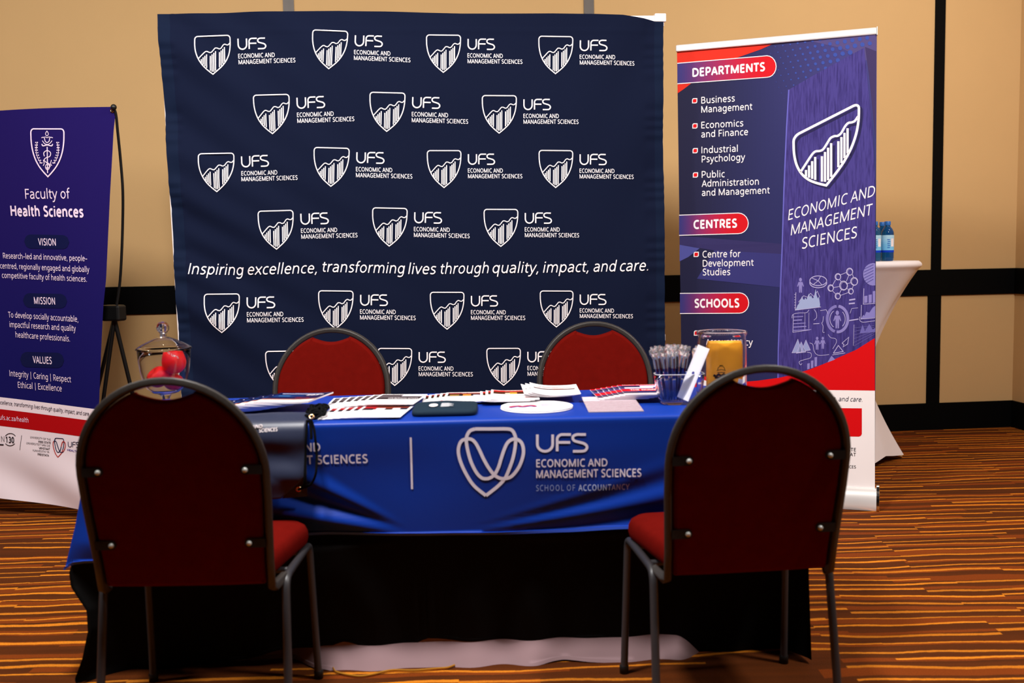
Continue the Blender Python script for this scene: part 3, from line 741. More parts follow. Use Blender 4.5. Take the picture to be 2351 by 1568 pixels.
C([(612, 1195), (675, 1098), (735, 1172), (612, 1195)], 1.6); CP([(540, 1308), (590, 1225), (635, 1272)]); C([(600, 1215), (760, 1190)], 1.4)
C(smooth_path([(285, 1180), (335, 1195), (330, 1250), (250, 1275), (190, 1300), (205, 1340), (225, 1320)]), 1.1); C(smooth_path([(320, 1065), (360, 1090), (375, 1170), (430, 1220), (560, 1210)]), 1.1)
C(smooth_path([(100, 760), (110, 715), (180, 695), (280, 690), (310, 655)]), 1.1); C(smooth_path([(372, 650), (400, 690), (405, 750), (370, 785)]), 1.1); C([(365, 830), (440, 825)], 1.6); C(smooth_path([(490, 735), (482, 800), (470, 820), (485, 860), (482, 930), (505, 935)]), 1.1)
C(smooth_path([(548, 960), (580, 1000), (640, 1015), (650, 1060), (605, 1140)]), 1.1); C([(720, 1070), (805, 995), (790, 1080), (735, 1115), (745, 1085), (720, 1070)], 1.5)
C([(805, 790), (925, 770)], 2.4); C([(810, 535), (885, 522)], 3); C([(805, 580), (880, 572)], 3); C([(450, 665), (525, 655), (545, 700)], 1.2); C([(820, 700), (840, 640), (920, 630)], 1)
fan_ = arc(1110, 215, 128, 140, 95, 275, 16); CP([(1132, 78)] + [(1100, 75)] + [p for p in reversed(fan_)] + [(1132, 352)], S(128, 120, 180))
for i in range(6): C([(992, 150 + i * 38), (1110, 95 + i * 36)], 1.3, col=S(70, 62, 130))
C([(992, 390), (985, 585), (1132, 575)], 1.3)
for x, y0 in ((1016, 485), (1070, 470), (1122, 425)): CP([(x - 20, y0), (x + (20 if x < 1100 else 10), y0 - 6), (x + (20 if x < 1100 else 10), 565), (x - 20, 572)])
CP([(955, 768), (985, 718), (1000, 730), (1022, 680), (1060, 690), (1100, 630), (1132, 605), (1132, 750)], S(126, 118, 180)); C([(962, 595), (955, 770), (1130, 755)], 1.2); C(smooth_path([(938, 740), (945, 790), (990, 808), (1130, 790)]), 1.2)
CP([(940, 950), (975, 840), (1005, 920), (1060, 830), (1100, 900), (1132, 880), (1132, 930)], S(104, 96, 164))
for i in range(6): C([(868, 880 + i * 45), (1120, 850 + i * 22)], .7, col=S(110, 102, 170))
C([(870, 840), (862, 1100)], .9)
b.build('printed_sheet', [M_vinyl, M_stone], roll)
def rbox(mb, a, c, d0, d1, m=0):           # box in the banner's own frame
    Mr = Matrix.Translation(SR.O) @ Matrix((SR.U, -SR.N, SR.V)).transposed().to_4x4()
    mb.box(a[0], c[0], d0, d1, a[1], c[1], m, M=Mr)
m_ = MB(); q0, q1 = SR.uv(1552, 118), SR.uv(2015, 62)
rbox(m_, (q0[0], q0[1] - .004), (q1[0] - .004, q1[1] - .002), -.012, .014); tbar = m_.build('top_bar', M_alu, roll, bevel=.006)
m_ = MB(); rbox(m_, (q1[0] - .004, q0[1] - .006), (q1[0], q1[1]), -.014, .016); m_.build('end_cap', M_alu, tbar)
m_ = MB()
Mr = Matrix.Translation(SR.O) @ Matrix((SR.U, -SR.N, SR.V)).transposed().to_4x4()
prof = [(-.046, .002), (.10, .004), (.105, .03), (.09, .07), (.04, .092), (-.002, .100)] + [(-.006 - .044 * sin(radians(a_)), .012 + .088 * cos(radians(a_))) for a_ in range(10, 91, 10)]
n_ = len(prof); x0, x1 = Rd[0] - .012, Rc[0] + .006
vs = [Mr @ Vector((x, y, z)) for x in (x0, x1) for y, z in prof]
m_.add(vs, [tuple(range(n_)), tuple(reversed(range(n_, 2 * n_)))] + [(i, i + n_, (i + 1) % n_ + n_, (i + 1) % n_) for i in range(n_)])
cas = m_.build('cassette', M_alu, roll)
for p_ in cas.data.polygons:
    if len(p_.vertices) == 4: p_.use_smooth = True
cas.data.set_sharp_from_angle(angle=radians(40))
m_ = MB()
vs = [Mr @ Vector((x, y * 1.04, z * 1.04 + (.012 if z > .09 else -.0))) for x in (x1, x1 + .014) for y, z in prof]
m_.add(vs, [tuple(range(n_)), tuple(reversed(range(n_, 2 * n_)))] + [(i, i + n_, (i + 1) % n_ + n_, (i + 1) % n_) for i in range(n_)])
m_.build('end_cap', M_chrome, cas, bevel=.002)
m_ = MB(); m_.tube([Mr @ Vector(((Rd[0] + Rc[0]) / 2, .03, z)) for z in (.06, 1.2, 2.15)], .008); m_.build('support_pole', M_alu, roll)

# ------------------------------------------------------------------ the X-stand banner at the left
XA = radians(-20)
XO = Vector((-1.92, 4.55, 0))
SX = Surf(XO, (cos(XA), sin(XA), 0), (0, 0, 1), lambda u, v: .008 * sin(u * 5 + v * 1.3) + .006 * sin(v * 3.1 - u * 4) + (.012 * sin(v * 16 + u * 9) * sm(.42, .12, v)))
xst = thing('banner_stand', XO - SX.U * .3 - SX.N * .2, 'purple cloth banner about health sciences on a black spring-pole stand', 'banner', rz=XA)
PUR, PINK = S(29, 17, 82), S(230, 206, 226)
DKB = S(14, 18, 60)
b = MB()
REDGE = [(245, 264), (300, 258.5), (450, 252), (640, 246.5), (700, 241), (800, 237), (900, 233), (1000, 229), (1178, 225)]
def xsheet(i, j):
    py = 245 + (1178 - 245) * (1 - j)
    ur, vr = SX.uv(tab([(y, x) for y, x in REDGE], py), py)
    lpy = 262 + (1128 - 262) * (1 - j)
    ul, vl = SX.uv(-110 + 20 * (1 - j), lpy)
    u = ul + (ur - ul) * i; v = vl + (vr - vl) * i
    if j > .98: v += .006 * sin(i * 3)
    return SX.P(u, v)
b.grid(xsheet, 34, 70, 0, lambda i, j: mixc(PUR, S(19, 17, 84), sm(.9, .2, j)))
def xtext(t, x0, y0, x1, y1, cap, col=PINK, **k): SX.text(b, t, (x0, y0), (x1, y1), cap, col, 0, off=.003, **k)
def xpill(x0, x1, y0, y1):
    r = (y1 - y0) / 2; cy = (y0 + y1) / 2; n = 26
    def edge(x):
        e = max(0, x0 + r - x, x - (x1 - r)); h = sqrt(max(.01, r * r - e * e)); m_ = cy + 2 * (x - x0) / (x1 - x0)
        return m_ - h, m_ + h
    for i in range(n):
        xa, xb = x0 + (x1 - x0) * i / n, x0 + (x1 - x0) * (i + 1) / n
        ya, yb = edge(xa), edge(xb)
        for k in range(3):
            q = lambda x, y, t: (x, y[0] + (y[1] - y[0]) * t)
            SX.poly(b, [q(xa, ya, k / 3), q(xb, yb, k / 3), q(xb, yb, (k + 1) / 3), q(xa, ya, (k + 1) / 3)], DKB, 0, .0015)
hs = lambda x, y: (75.5 + x * 74.5, 296.5 + y * 99.5)
SX.stroke(b, [hs(*p) for p in SHIELD], 2.8, PINK, 0, .003, True)
e1 = lambda X, Y: (X / 3.014, Y / 3.014 + 200)
def X1(pts, wd=1.7, closed=False): SX.stroke(b, [e1(*p) for p in pts], wd, PINK, 0, .003, closed)
X1([(338, 415), (338, 500), (338, 595)], 2.2); X1(smooth_path([(338, 305), (328, 325), (338, 340), (348, 325), (338, 305)], 4), 1.4)
X1(smooth_path([(300, 352), (318, 350), (325, 375), (338, 385), (352, 375), (358, 350), (377, 352)], 4), 1.8); X1(smooth_path([(306, 372), (320, 392), (338, 398), (356, 392), (372, 372)], 4), 1.6)
X1([(322, 345), (338, 352), (355, 345)], 1.5); X1(smooth_path([(302, 395), (310, 408), (338, 402), (368, 408), (375, 395)], 4), 2.4)
X1(smooth_path([(318, 480), (315, 455), (338, 440), (360, 455), (355, 480), (330, 490), (316, 505), (330, 522), (350, 532), (356, 550), (338, 562), (325, 555)], 5), 1.9)
X1(arc(338, 553, 14, 20, 0, 340, 12), 1.5, True)
for sgn in (-1, 1):
    X1(smooth_path([(338 + sgn * 68, 380), (338 + sgn * 76, 440), (338 + sgn * 66, 490), (338 + sgn * 42, 530)], 5), 1.2)
    for k_ in range(9):
        t = k_ / 8; x = 338 + sgn * (72 + 6 * sin(t * pi) - 28 * t * t); y = 385 + 140 * t
        for s2 in (-1, 1): SX.disc(b, *e1(x + s2 * 6, y), 1.5, PINK, 0, .003, n=6)
    X1(smooth_path([(338 + sgn * 28, 505), (338 + sgn * 22, 530), (338 + sgn * 30, 545)], 4), 1.6)
xtext('Faculty of', 60, 456.5, 162.6, 456, 23)
xtext('Health Sciences', 25, 495.3, 194, 498.3, 23.5, bold=.03)
xpill(54, 160, 538, 570); xtext('VISION', 88, 563, 129.4, 564, 16, bold=.012)
xtext('Research\u2013led and innovative, people\u2013', 5, 593, 203, 599.8, 13)
xtext('centred, regionally engaged and globally', -2, 616.2, 208.5, 625, 13)
xtext('competitive faculty of health sciences.', 1.7, 638, 202.5, 647, 13)
xpill(49, 155, 673, 706); xtext('MISSION', 76.3, 697.7, 127, 699.4, 16, bold=.012)
xtext('To develop socially accountable,', 15, 729, 183, 739, 13.4)
xtext('impactful research and quality', 18, 751.4, 177.5, 760.4, 13.4)
xtext('healthcare professionals.', 32, 775, 163, 784, 13.4)
xpill(42, 148, 808, 843); xtext('VALUES', 73, 833.6, 119, 836, 16, bold=.012)
xtext('Integrity | Caring | Respect', 18, 864, 166, 877.5, 14)
xtext('Ethical | Excellence', 38, 890.7, 143.6, 898.6, 14)
XW = S(232, 216, 220)
SX.patch(b, (-99, 901.5), (233, 939.5), (225.5, 1177.5), (-91, 1127.5), XW, 20, 30, 0, .0012)
SX.patch(b, (-99, 928.5), (231, 967), (229.5, 1006), (-97, 966.5), S(172, 8, 14), 20, 5, 0, .0022)
xtext('Inspiring excellence, transforming lives through quality, impact, and care.', -40, 924, 210, 954, 9, S(50, 40, 60), shear=.2)
SX.text(b, 'ufs.ac.za/health', (-3, 963.7), (64, 970.5), 10.5, PINK, 0, off=.0034)
INK, NAV, ROY = S(46, 40, 44), S(26, 34, 66), S(60, 40, 140)
xtext('N', 1.5, 1014.3, 8.8, 1014.6, 13, S(120, 110, 112)); xtext('130', 12, 1016, 31.6, 1017.5, 13.4, INK, bold=.03)
SX.stroke(b, arc(22, 1009.5, 14, 14, -145, -35, 10), 1.6, INK, 0, .003); SX.stroke(b, arc(22, 1009.5, 14, 14, 40, 140, 10), 1.6, INK, 0, .003)
SX.stroke(b, [(-2, 1021), (7, 1021.5)], 3, INK, 0, .003); SX.stroke(b, [(48, 999.6), (46.5, 1016), (45, 1033)], .9, INK, 0, .003)
for t, x0, y0, x1, y1, bo in (('UNIVERSITY OF THE', 68.2, 1006, 116.6, 1011.5, 0), ('FREE STATE', 88, 1016.4, 116.6, 1019, .02), ('UNIVERSITEIT VAN DIE', 59.7, 1019.4, 115.7, 1026, 0), ('VRYSTAAT', 89.6, 1031, 115.3, 1033.2, .02), ('YUNIVESITHI YA', 75, 1036, 114.3, 1040, 0), ('FREISTATA', 87.6, 1044.7, 114, 1047.7, .02)):
    xtext(t, x0, y0, x1, y1, 4.6, INK, bold=bo)
KNOT = [(590, 95), (735, 95), (880, 95), (925, 110), (948, 150), (955, 190), (950, 260), (930, 360), (895, 460), (855, 545), (790, 615), (688, 695)]
KNOT2 = [(688, 695), (580, 605), (510, 500), (460, 390), (440, 300), (450, 235), (475, 198), (515, 186), (555, 188), (590, 215), (625, 275), (665, 360), (710, 440), (760, 505), (815, 538), (870, 540), (925, 515), (985, 435), (1020, 340), (1024, 270), (1005, 215), (965, 188), (920, 190), (880, 222), (850, 285), (825, 360), (800, 440), (765, 505), (725, 535), (690, 543), (650, 535), (605, 490), (560, 405), (530, 310), (512, 210), (518, 155), (545, 112), (590, 95)]
def knot(mb, sf, f, wd, c1, c2, off):
    a = smooth_path(KNOT[:9], 4); b2 = smooth_path(KNOT[8:], 4)[:-1] + smooth_path(KNOT2[:7], 4)
    c3 = smooth_path(KNOT2[6:], 4)
    i0 = 0
    sf.stroke(mb, [f(*p) for p in a], wd, c1, 0, off); sf.stroke(mb, [f(*p) for p in b2], wd, c2, 0, off + .0002)
    k1 = smooth_path(KNOT2[6:17], 4); k2 = smooth_path(KNOT2[16:26], 4); k3 = smooth_path(KNOT2[25:], 4)
    sf.stroke(mb, [f(*p) for p in k1], wd, c1, 0, off + .0004); sf.stroke(mb, [f(*p) for p in k2], wd, c2, 0, off + .0006); sf.stroke(mb, [f(*p) for p in k3], wd, c1, 0, off + .0003)
kx = lambda X, Y: (121.6 + (X - 425) / 615 * 30.6, 1004 + (Y - 80) / 615 * 44 + (X - 425) / 615 * 2)
knot(b, SX, kx, 1.7, NAV, S(176, 40, 30), .003)
uf = lambda x, y: (158 + x * 10, 1013.5 + y * 12 + x * .5)
letters_ufs(b, SX, uf, 1.3, NAV, 0, .003); xtext('HEALTH SCIENCES', 156, 1034.5, 215, 1044, 4.6, ROY, bold=.015)
b.build('banner_sheet', M_print, xst)
m_ = MB(); q = SX.uv(256, 253)
m_.lathe([(.004, -.002), (.010, -.002), (.0115, 0), (.010, .003), (.004, .003)], 16, c=SX.P(q[0], q[1], .002), M=Matrix.Rotation(XA, 4, 'Z') @ Matrix.Rotation(radians(90), 4, 'X'), close=True)
m_.build('eyelet', M_gold, xst)
def xp(px, py, back):
    d = ray(px, py); o_ = SX.O - SX.N * back; return CAM + d * ((o_ - CAM).dot(SX.N) / d.dot(SX.N))
m_ = MB()
pole = [xp(260, 247, -.004), xp(266, 262, .01), xp(270, 300, .03), xp(277, 370, .06), xp(282, 440, .08), xp(281.5, 520, .10), xp(278.5, 600, .11), xp(274, 660, .12), xp(266, 712, .12)]
m_.tube(smooth3(pole), .0065, 8); m_.build('spring_pole', M_black, xst)
m_ = MB(); m_.ball(xp(261, 246, -.006), .013); m_.build('pole_tip', M_black, xst)
m_ = MB()
pole = [xp(-100, 262, .0), xp(-60, 420, .06), xp(40, 560, .1), xp(180, 670, .12), xp(255, 712, .12)]
m_.tube(smooth3(pole), .0065, 8); m_.build('spring_pole', M_black, xst)
m_ = MB(); hub = xp(262, 722, .13)
m_.box(-.055, .05, -.03, .03, -.03, .045, M=Matrix.Translation(hub) @ Matrix.Rotation(XA, 4, 'Z')); m_.build('hub', M_black, xst, bevel=.01)
foot1 = on_z(366, 1160, .008); foot2 = on_z(203, 1166, .008)
foot3 = on_z(165, 1140, .008)
for f_ in (foot1, foot2, foot3):
    m_ = MB(); h0 = hub + Vector((0, 0, -.02)); m_.tube([h0, h0.lerp(f_, .5), f_], [.010, .009, .007], 8); lg = m_.build('leg', M_black, xst)
    m_ = MB(); m_.ball(f_ + Vector((0, 0, .004)), .012, sz=.9); m_.build('foot_cap', M_black, lg)
m_ = MB(); p_, q_ = (hub + Vector((0, 0, -.02))).lerp(foot2, .5), (hub + Vector((0, 0, -.02))).lerp(foot1, .42)
m_.tube([p_, p_.lerp(q_, .5) + Vector((0, 0, -.10)), q_ + Vector((0, 0, -.16))], .004, 6); m_.build('brace', M_black, xst)

# ------------------------------------------------------------------ the table and its cloths
TA = radians(1.8); ZT = .750
TM = Matrix.Translation((0, 2.75, 0)) @ Matrix.Rotation(TA, 4, 'Z')
XL, XR, DEP, TILT = -1.17, .835, .56, .08
def lean(d): return TILT * d + .19 * max(0.0, d - .33)   # chairs and feet push the lower cloth in
TU = (TM.to_3x3() @ Vector((1, 0, 0))); TV = (TM.to_3x3() @ Vector((0, -TILT, 1))).normalized(); VK = sqrt(1 + TILT * TILT)
def gather(u, v):                          # pulled folds fanning out from one spot on the front hem
    cu_, cv = -.243, -.345
    du, dv = u - cu_, v - cv
    r = sqrt(du * du + dv * dv) + 1e-6; th = atan2(max(dv, -.02), abs(du))
    if du > 0: d = .0062 * sm(.06, .5, r) * sm(.34, .16, th) * sin(th * 44 + 1.0 + .8 * sin(r * 5))
    else: d = .0135 * sm(.05, .36, r) * sm(.66, .42, th) * (1 - .35 * sm(.5, .9, r)) * sin(th * 21 + 2.4 + .8 * sin(r * 4))
    d += .003 * sin(u * 3.7 + v * 5) * sm(-.05, -.2, v)
    d += .0022 * sin(u * 7 - v * 11) * sm(-.02, -.15, v)
    return d * sm(-.72, -.42, v) * sm(0, -.06, v)
SFb = Surf(TM @ Vector((0, 0, ZT)), TU, TV, gather)
SF = Surf(SFb.O + SFb.N * .0005, TU, TV, gather)
TI = TM.inverted()
def hem_from(pts):                         # measured hem points on the front face -> (u, height)
    out = []
    for p in pts:
        yy, q = 0.0, None
        for _ in range(8):
            c = TI @ CAM; d = TI.to_3x3() @ ray(*p)
            q = c + d * ((yy - c.y) / d.y); yy = lean(ZT - q.z)
        out.append((q.x, max(.004, q.z)))
    return out
H_BLUE = hem_from([(172, 1308), (215, 1292), (420, 1262), (640, 1236), (750, 1229), (1000, 1229), (1150, 1228), (1300, 1222), (1430, 1214), (1550, 1206), (1700, 1200), (1890, 1195)])
H_BLACK = hem_from([(172, 1590), (300, 1580), (420, 1545), (560, 1512), (640, 1492), (743, 1487), (788, 1474), (850, 1484), (919, 1493), (983, 1466), (1073, 1470), (1155, 1470), (1193, 1491), (1257, 1473), (1369, 1464), (1420, 1468), (1475, 1486), (1560, 1510), (1700, 1512), (1790, 1505), (1858, 1482)])
H_GREY = hem_from([(172, 1575), (500, 1540), (640, 1522), (743, 1517), (788, 1526), (950, 1524), (1051, 1524), (1182, 1517), (1294, 1498), (1414, 1500), (1560, 1510), (1850, 1500)])
def side_out(d, left):
    if left: return tab([(0, 0), (.05, .012), (.28, .062), (.41, .098), (.45, .095), (.52, .055), (.58, .055), (.66, .075), (.72, .10), (.75, .09)], d)
    return tab([(0, 0), (.05, .008), (.3, .015), (.5, .02), (.75, .03)], d)
def drape(layer, hem, nrow, mats, name, rimmat=None, side_hem=None, front_only_disp=True, back_hem=None, inset=0.0):
    per = []; R = .03
    xl, xr, y0, y1 = XL, XR, 0.0, DEP
    def seg(ax, ay, bx, by, nx, ny, n):
        for i in range(n): per.append((ax + (bx - ax) * i / n, ay + (by - ay) * i / n, nx, ny))
    def corner(cx, cy, a0, n=6):
        for i in range(n):
            a = radians(a0 + 90 * i / n); per.append((cx + R * cos(a), cy + R * sin(a), cos(a), sin(a)))
    seg(xl + R, y0, xr - R, y0, 0, -1, 330); corner(xr - R, y0 + R, -90); seg(xr, y0 + R, xr, y1 - R, 1, 0, 24); corner(xr - R, y1 - R, 0)
    seg(xr - R, y1, xl + R, y1, 0, 1, 60); corner(xl + R, y1 - R, 90); seg(xl, y1 - R, xl, y0 + R, -1, 0, 24); corner(xl + R, y0 + R, 180)
    mb = MB(); n = len(per); rows = []
    zt = ZT - .0095 + layer
    ts = [('top', .014, 0), ('top', .006, .0025), ('top', .0015, .007)]
    DK = [.014 + .009 * i for i in range(82)] + ['rim0', 'rim1']
    for kind, ins, dd in ts:
        rows.append([TM @ Vector((x - nx * ins + nx * (layer - .0095), y - ny * ins + ny * (layer - .0095), zt - dd)) for x, y, nx, ny in per])
    for dk in DK:
        row = []
        for x, y, nx, ny in per:
            if layer < .002 and y < .3: y = y + .10 * max(sm(.60, .46, x - XL), sm(.36, .22, XR - x)) * sm(.25, .05, y)
            hz = tabs(hem, x)
            if side_hem is not None and (ny > -.7): hz = hz + (side_hem - hz) * sm(-.7, .2, ny)
            dh = ZT - hz
            d = dh - .008 if dk == 'rim0' else dh if dk == 'rim1' else min(dk, dh - .009)
            fr = max(0.0, -ny)
            ds = gather(x, -d * VK) if fr > .3 else 0.0
            if layer < .008:
                pl = sm(.40, .6, d) * (.007 * sin(x * 23 + 1.7 * sin(x * 5)) + .004 * sin(x * 41)); ds = ds + pl * fr
            so = (side_out(d, nx < 0) - (.035 if layer < .002 else 0)) * abs(nx) + (.004 * sin(y * 40) * sm(.1, .5, d) if abs(nx) > .5 else 0)
            off = (layer - .0095) * (1 + 1.2 * sm(.02, .1, d)) + ds * fr + so + (.0045 if dk == 'rim0' and rimmat else .002 if dk == 'rim1' and rimmat else 0)
            row.append(TM @ Vector((x + nx * off, y + ny * ((layer - .0095) * (1 + 1.2 * sm(.02, .1, d)) + ds + (.0045 if dk == 'rim0' and rimmat else .002 if dk == 'rim1' and rimmat else 0)) + (lean(d) - (.95 * max(0.0, d - .672) if layer < .002 else 0)) * fr + (.03 * d * ny if ny > 0 else 0), ZT - .0095 + layer - d + (.0095 - layer) * 0)))
        rows.append(row)
    vs = [q for r_ in rows for q in r_]; fs = []; K = len(rows)
    for k in range(K - 1):
        for i in range(n):
            j = (i + 1) % n; fs.append((k * n + i, (k + 1) * n + i, (k + 1) * n + j, k * n + j))
    cut = (K - 2) * n * 1
    if rimmat: mb.add(vs, fs[:cut], 0, None, True); mb.add(vs, fs[cut:], 1, None, True)
    else: mb.add(vs, fs, 0, None, True)
    mb.add(rows[0], [tuple(range(n))], 0)
    return mb
b = MB(); b.box(XL + .02, XR - .02, .02, DEP - .02, ZT - .045, ZT - .0135, M=TM)
tbl = thing('folding_table', TM @ Vector(((XL + XR) / 2, DEP / 2, 0)), 'long trestle table hidden beneath layers of black and blue cloth', 'table', rz=TA)
b.build('tabletop', M_wood, tbl, bevel=.004)
for lx, ly in ((XL + .2, .2), (XL + .2, .46), (XR - .2, .2), (XR - .2, .46)):
    b = MB(); b.tube([TM @ Vector((lx, ly, 0)), TM @ Vector((lx, ly, ZT - .045))], .014); b.build('leg', M_leg, tbl)
FT = Matrix.Translation((-.2, 3.0, ZT))
g = drape(.0, H_GREY, 26, None, 'grey', side_hem=.03).build('tablecloth', M_grey, frame=FT)
tag(g, 'pinkish grey tablecloth showing as a strip under the black cloth', 'tablecloth')
g = drape(.004, H_BLACK, 40, None, 'black', side_hem=.02).build('tablecloth', M_blackcloth, frame=FT)
tag(g, 'black tablecloth hanging down the front of the table', 'tablecloth')
bl_ = drape(.010, H_BLUE, 46, None, 'blue', rimmat=True, side_hem=.34)
PLAV = S(238, 234, 250)
def F8(X, Y): return (940 + X / 3.918, 960 + Y / 3.918)
def fstroke(pts, wd, col, off=.0022): SF.stroke(bl_, pts, wd, col, 2, off)
knot_m = MB()
def knot_front():
    kp = KNOT + KNOT2[1:]
    pts = smooth_path(kp[:12], 5) + smooth_path(KNOT2, 5)[1:]
    half = smooth_path(KNOT2[6:], 5)
    SF.stroke(bl_, [F8(*p) for p in smooth_path(KNOT, 6)], 30 / 3.918, PLAV, 2, .0022)
    SF.stroke(bl_, [F8(*p) for p in smooth_path(KNOT2, 6)], 30 / 3.918, PLAV, 2, .0024)
knot_front()
letters_ufs(bl_, SF, lambda x, y: F8(1150 + x * 168, 145 + y * 150), 24 / 3.918, PLAV, 2, .0022)
def ftext(t, a, c, cap, col=PLAV, **k): SF.text(bl_, t, a, c, cap, col, 2, off=.0022, **k)
ftext('ECONOMIC AND', F8(1140, 438), F8(1780, 430), 17.6, bold=.02)
ftext('MANAGEMENT SCIENCES', F8(1140, 537), F8(2085, 524), 18.2, bold=.02)
ftext('SCHOOL OF', F8(1140, 655), F8(1490, 652), 14, S(150, 176, 226), space=1.4)
ftext('ACCOUNTANCY', F8(1520, 652), F8(1980, 646), 13.8, S(176, 196, 232), bold=.012, space=1.2)
ftext('ECONOMIC AND', (538, 1040), (736, 1035.5), 19.5, bold=.02)
ftext('MANAGEMENT SCIENCES', (538, 1069), (844.5, 1062.8), 19.8, bold=.02)
fstroke([(943, 1004), (944.5, 1063), (946, 1123)], 4.6, PLAV)
blo = bl_.build('tablecloth', [M_blue, M_hem, print_mat('satin_ink', .5, .4)], frame=FT)
tag(blo, 'royal blue satin table throw printed with a looped shield logo', 'tablecloth')
b = MB()
pts = [on_z(x, y, .006) + Vector((0, -.022, 0)) for x, y in ((768, 1526), (772, 1535), (795, 1541), (828, 1546), (860, 1541), (900, 1530), (950, 1533), (1000, 1528), (1030, 1526), (1045, 1520))]
b.tube(fillet(pts, .05, 3), .0035, 6, flat=.6)
yo = b.build('strap', M_yellow, frame=Matrix.Translation((-.3, 2.8, 0))); tag(yo, 'thin yellow strap lying on the carpet under the table cloth', 'strap')

# ------------------------------------------------------------------ banquet chairs
I4 = Matrix.Identity(4)
def back_y(h): return -.198 - .105 * (h - .405) / .53
def hw(h): return .208 + (.2195 - .208) * sm(.40, .70, h)
def arch(ins, n=28):                       # open outline of the back frame, left foot over the top to right foot
    R_ = [(-(hw(h) - ins), h) for h in (.40, .47, .55, .63, .70)]
    top = [((.2195 - ins) * cos(a), .70 + (.2265 - ins) * sin(a)) for a in [pi * (1 - i / n) for i in range(1, n)]]
    L_ = [(hw(h) - ins, h) for h in (.70, .63, .55, .47, .40)]
    return R_ + top + L_
def chair(label, group, M):
    t = thing('banquet_chair', M.translation, label, 'chair', group, atan2(M[1][0], M[0][0]))
    # padded backrest with a scooped hand hole at the top
    out = []
    ar = arch(.012, 36)
    cx = .070
    for x, h in ar:
        if h > .85 and abs(x) < cx: continue
        out.append((x, max(h, .408)))
    ins = next(i for i in range(len(out) - 1) if out[i][1] > .85 and out[i][0] < 0 and out[i + 1][0] > 0)
    zc = out[ins][1] - .004
    scoop = [(-cx + 2 * cx * i / 12, zc - .017 * sin(pi * i / 12)) for i in range(13)]
    out = out[:ins + 1] + scoop + out[ins + 1:]
    out = out + [(.1, .406), (0, .406), (-.1, .406)]
    for _ in range(2):                     # soften the corners of the outline
        o2_ = []
        for p, q in zip(out, out[1:] + out[:1]):
            l_ = sqrt((p[0] - q[0]) ** 2 + (p[1] - q[1]) ** 2)
            if l_ < .0015: o2_.append(((p[0] + q[0]) / 2, (p[1] + q[1]) / 2)); continue
            k = min(.25, .004 / l_)
            o2_ += [((1 - k) * p[0] + k * q[0], (1 - k) * p[1] + k * q[1]), (k * p[0] + (1 - k) * q[0], k * p[1] + (1 - k) * q[1])]
        out = o2_
    n = len(out)
    nr = []
    for i in range(n):
        (ax_, ay_), (bx_, by_) = out[i - 1], out[(i + 1) % n]; tx, ty = bx_ - ax_, by_ - ay_; l_ = sqrt(tx * tx + ty * ty) + 1e-9
        nr.append((ty / l_, -tx / l_))     # outline runs clockwise seen from the front: this points inwards
    def ringat(ins_, dy): return [Vector((x + a_ * ins_, back_y(h + c_ * ins_) + dy, h + c_ * ins_)) for (x, h), (a_, c_) in zip(out, nr)]
    b = MB()
    for side, prof_ in ((1, ((0, .004), (0, .012), (.002, .020), (.004, .025), (.007, .028), (.010, .029))), (-1, ((0, .004), (0, -.003), (.002, -.007), (.005, -.009), (.009, -.010)))):
        rings = [ringat(k, dy) for k, dy in prof_]
        vs = [q for r_ in rings for q in r_]
        fs = [(k * n + i, k * n + (i + 1) % n, (k + 1) * n + (i + 1) % n, (k + 1) * n + i) for k in range(len(rings) - 1) for i in range(n)]
        if side > 0: fs = [tuple(reversed(f)) for f in fs]
        b.add(vs, fs, 0, None, True)
        tr = tessellate_polygon([[Vector((q.x, q.z, 0)) for q in rings[-1]]])
        cap_ = []
        for f in tr:
            nn = (rings[-1][f[1]] - rings[-1][f[0]]).cross(rings[-1][f[2]] - rings[-1][f[0]])
            cap_.append(tuple(f) if nn.y * side > 0 else tuple(reversed(f)))
        b.add(rings[-1], cap_, 0)
    b.build('backrest', M_red, t, I4)
    b = MB()
    P = [Vector((x, back_y(h), h)) for x, h in arch(0)]
    P = [Vector((-.224, -.125, .402)), Vector((-.210, -.175, .392))] + P + [Vector((.210, -.175, .392)), Vector((.224, -.125, .402))]
    b.tube(P, .0095, 20, ref=(0, 1, -.2), flat=1.2, sq=.45); b.build('back_frame', M_frame, t, I4)
    for sx in (-1, 1):
        for h in (.708, .52):
            b = MB(); y = back_y(h) - .0115
            xo = sx * (hw(h) - .006); xi = sx * (hw(h) - .045)
            x0, x1 = min(xo, xi), max(xo, xi)
            pr = [(x0, -.011), (x1, -.011), (x1, .011), (x0, .011)]
            ce = [(xi + (-sx) * .011 * sin(a) * 1.0, .011 * cos(a)) for a in [pi * i / 8 for i in range(9)]]
            outl = [(xo, .011)] + ce + [(xo, -.011)]
            f_ = [Vector((x, y - .001 + .2 * -dz * .0 - .0035, h + dz)) for x, dz in outl]; g_ = [q + Vector((0, .004, 0)) for q in f_]
            m_ = len(outl)
            b.add(f_ + g_, [tuple(range(m_)), tuple(reversed(range(m_, 2 * m_)))] + [(i, (i + 1) % m_, (i + 1) % m_ + m_, i + m_) for i in range(m_)])
            br = b.build('bracket', M_black, t, I4)
            b = MB(); b.lathe([(.0005, .0055), (.004, .005), (.0062, .003), (.0065, 0)], 12, c=(xi, y - .0045, h), M=Matrix.Rotation(radians(90), 4, 'X')); b.build('screw', M_screw, br, I4)
    # seat: rounded cushion, a little wider at the front
    b = MB(); pl = []
    for y, hw_ in ((-.185, .195), (.155, .225)): pl.append((y, hw_))
    cor = [(-.208, -.172, 180), (.208, -.172, 270), (.238, .162, 0), (-.238, .162, 90)]
    loop = []
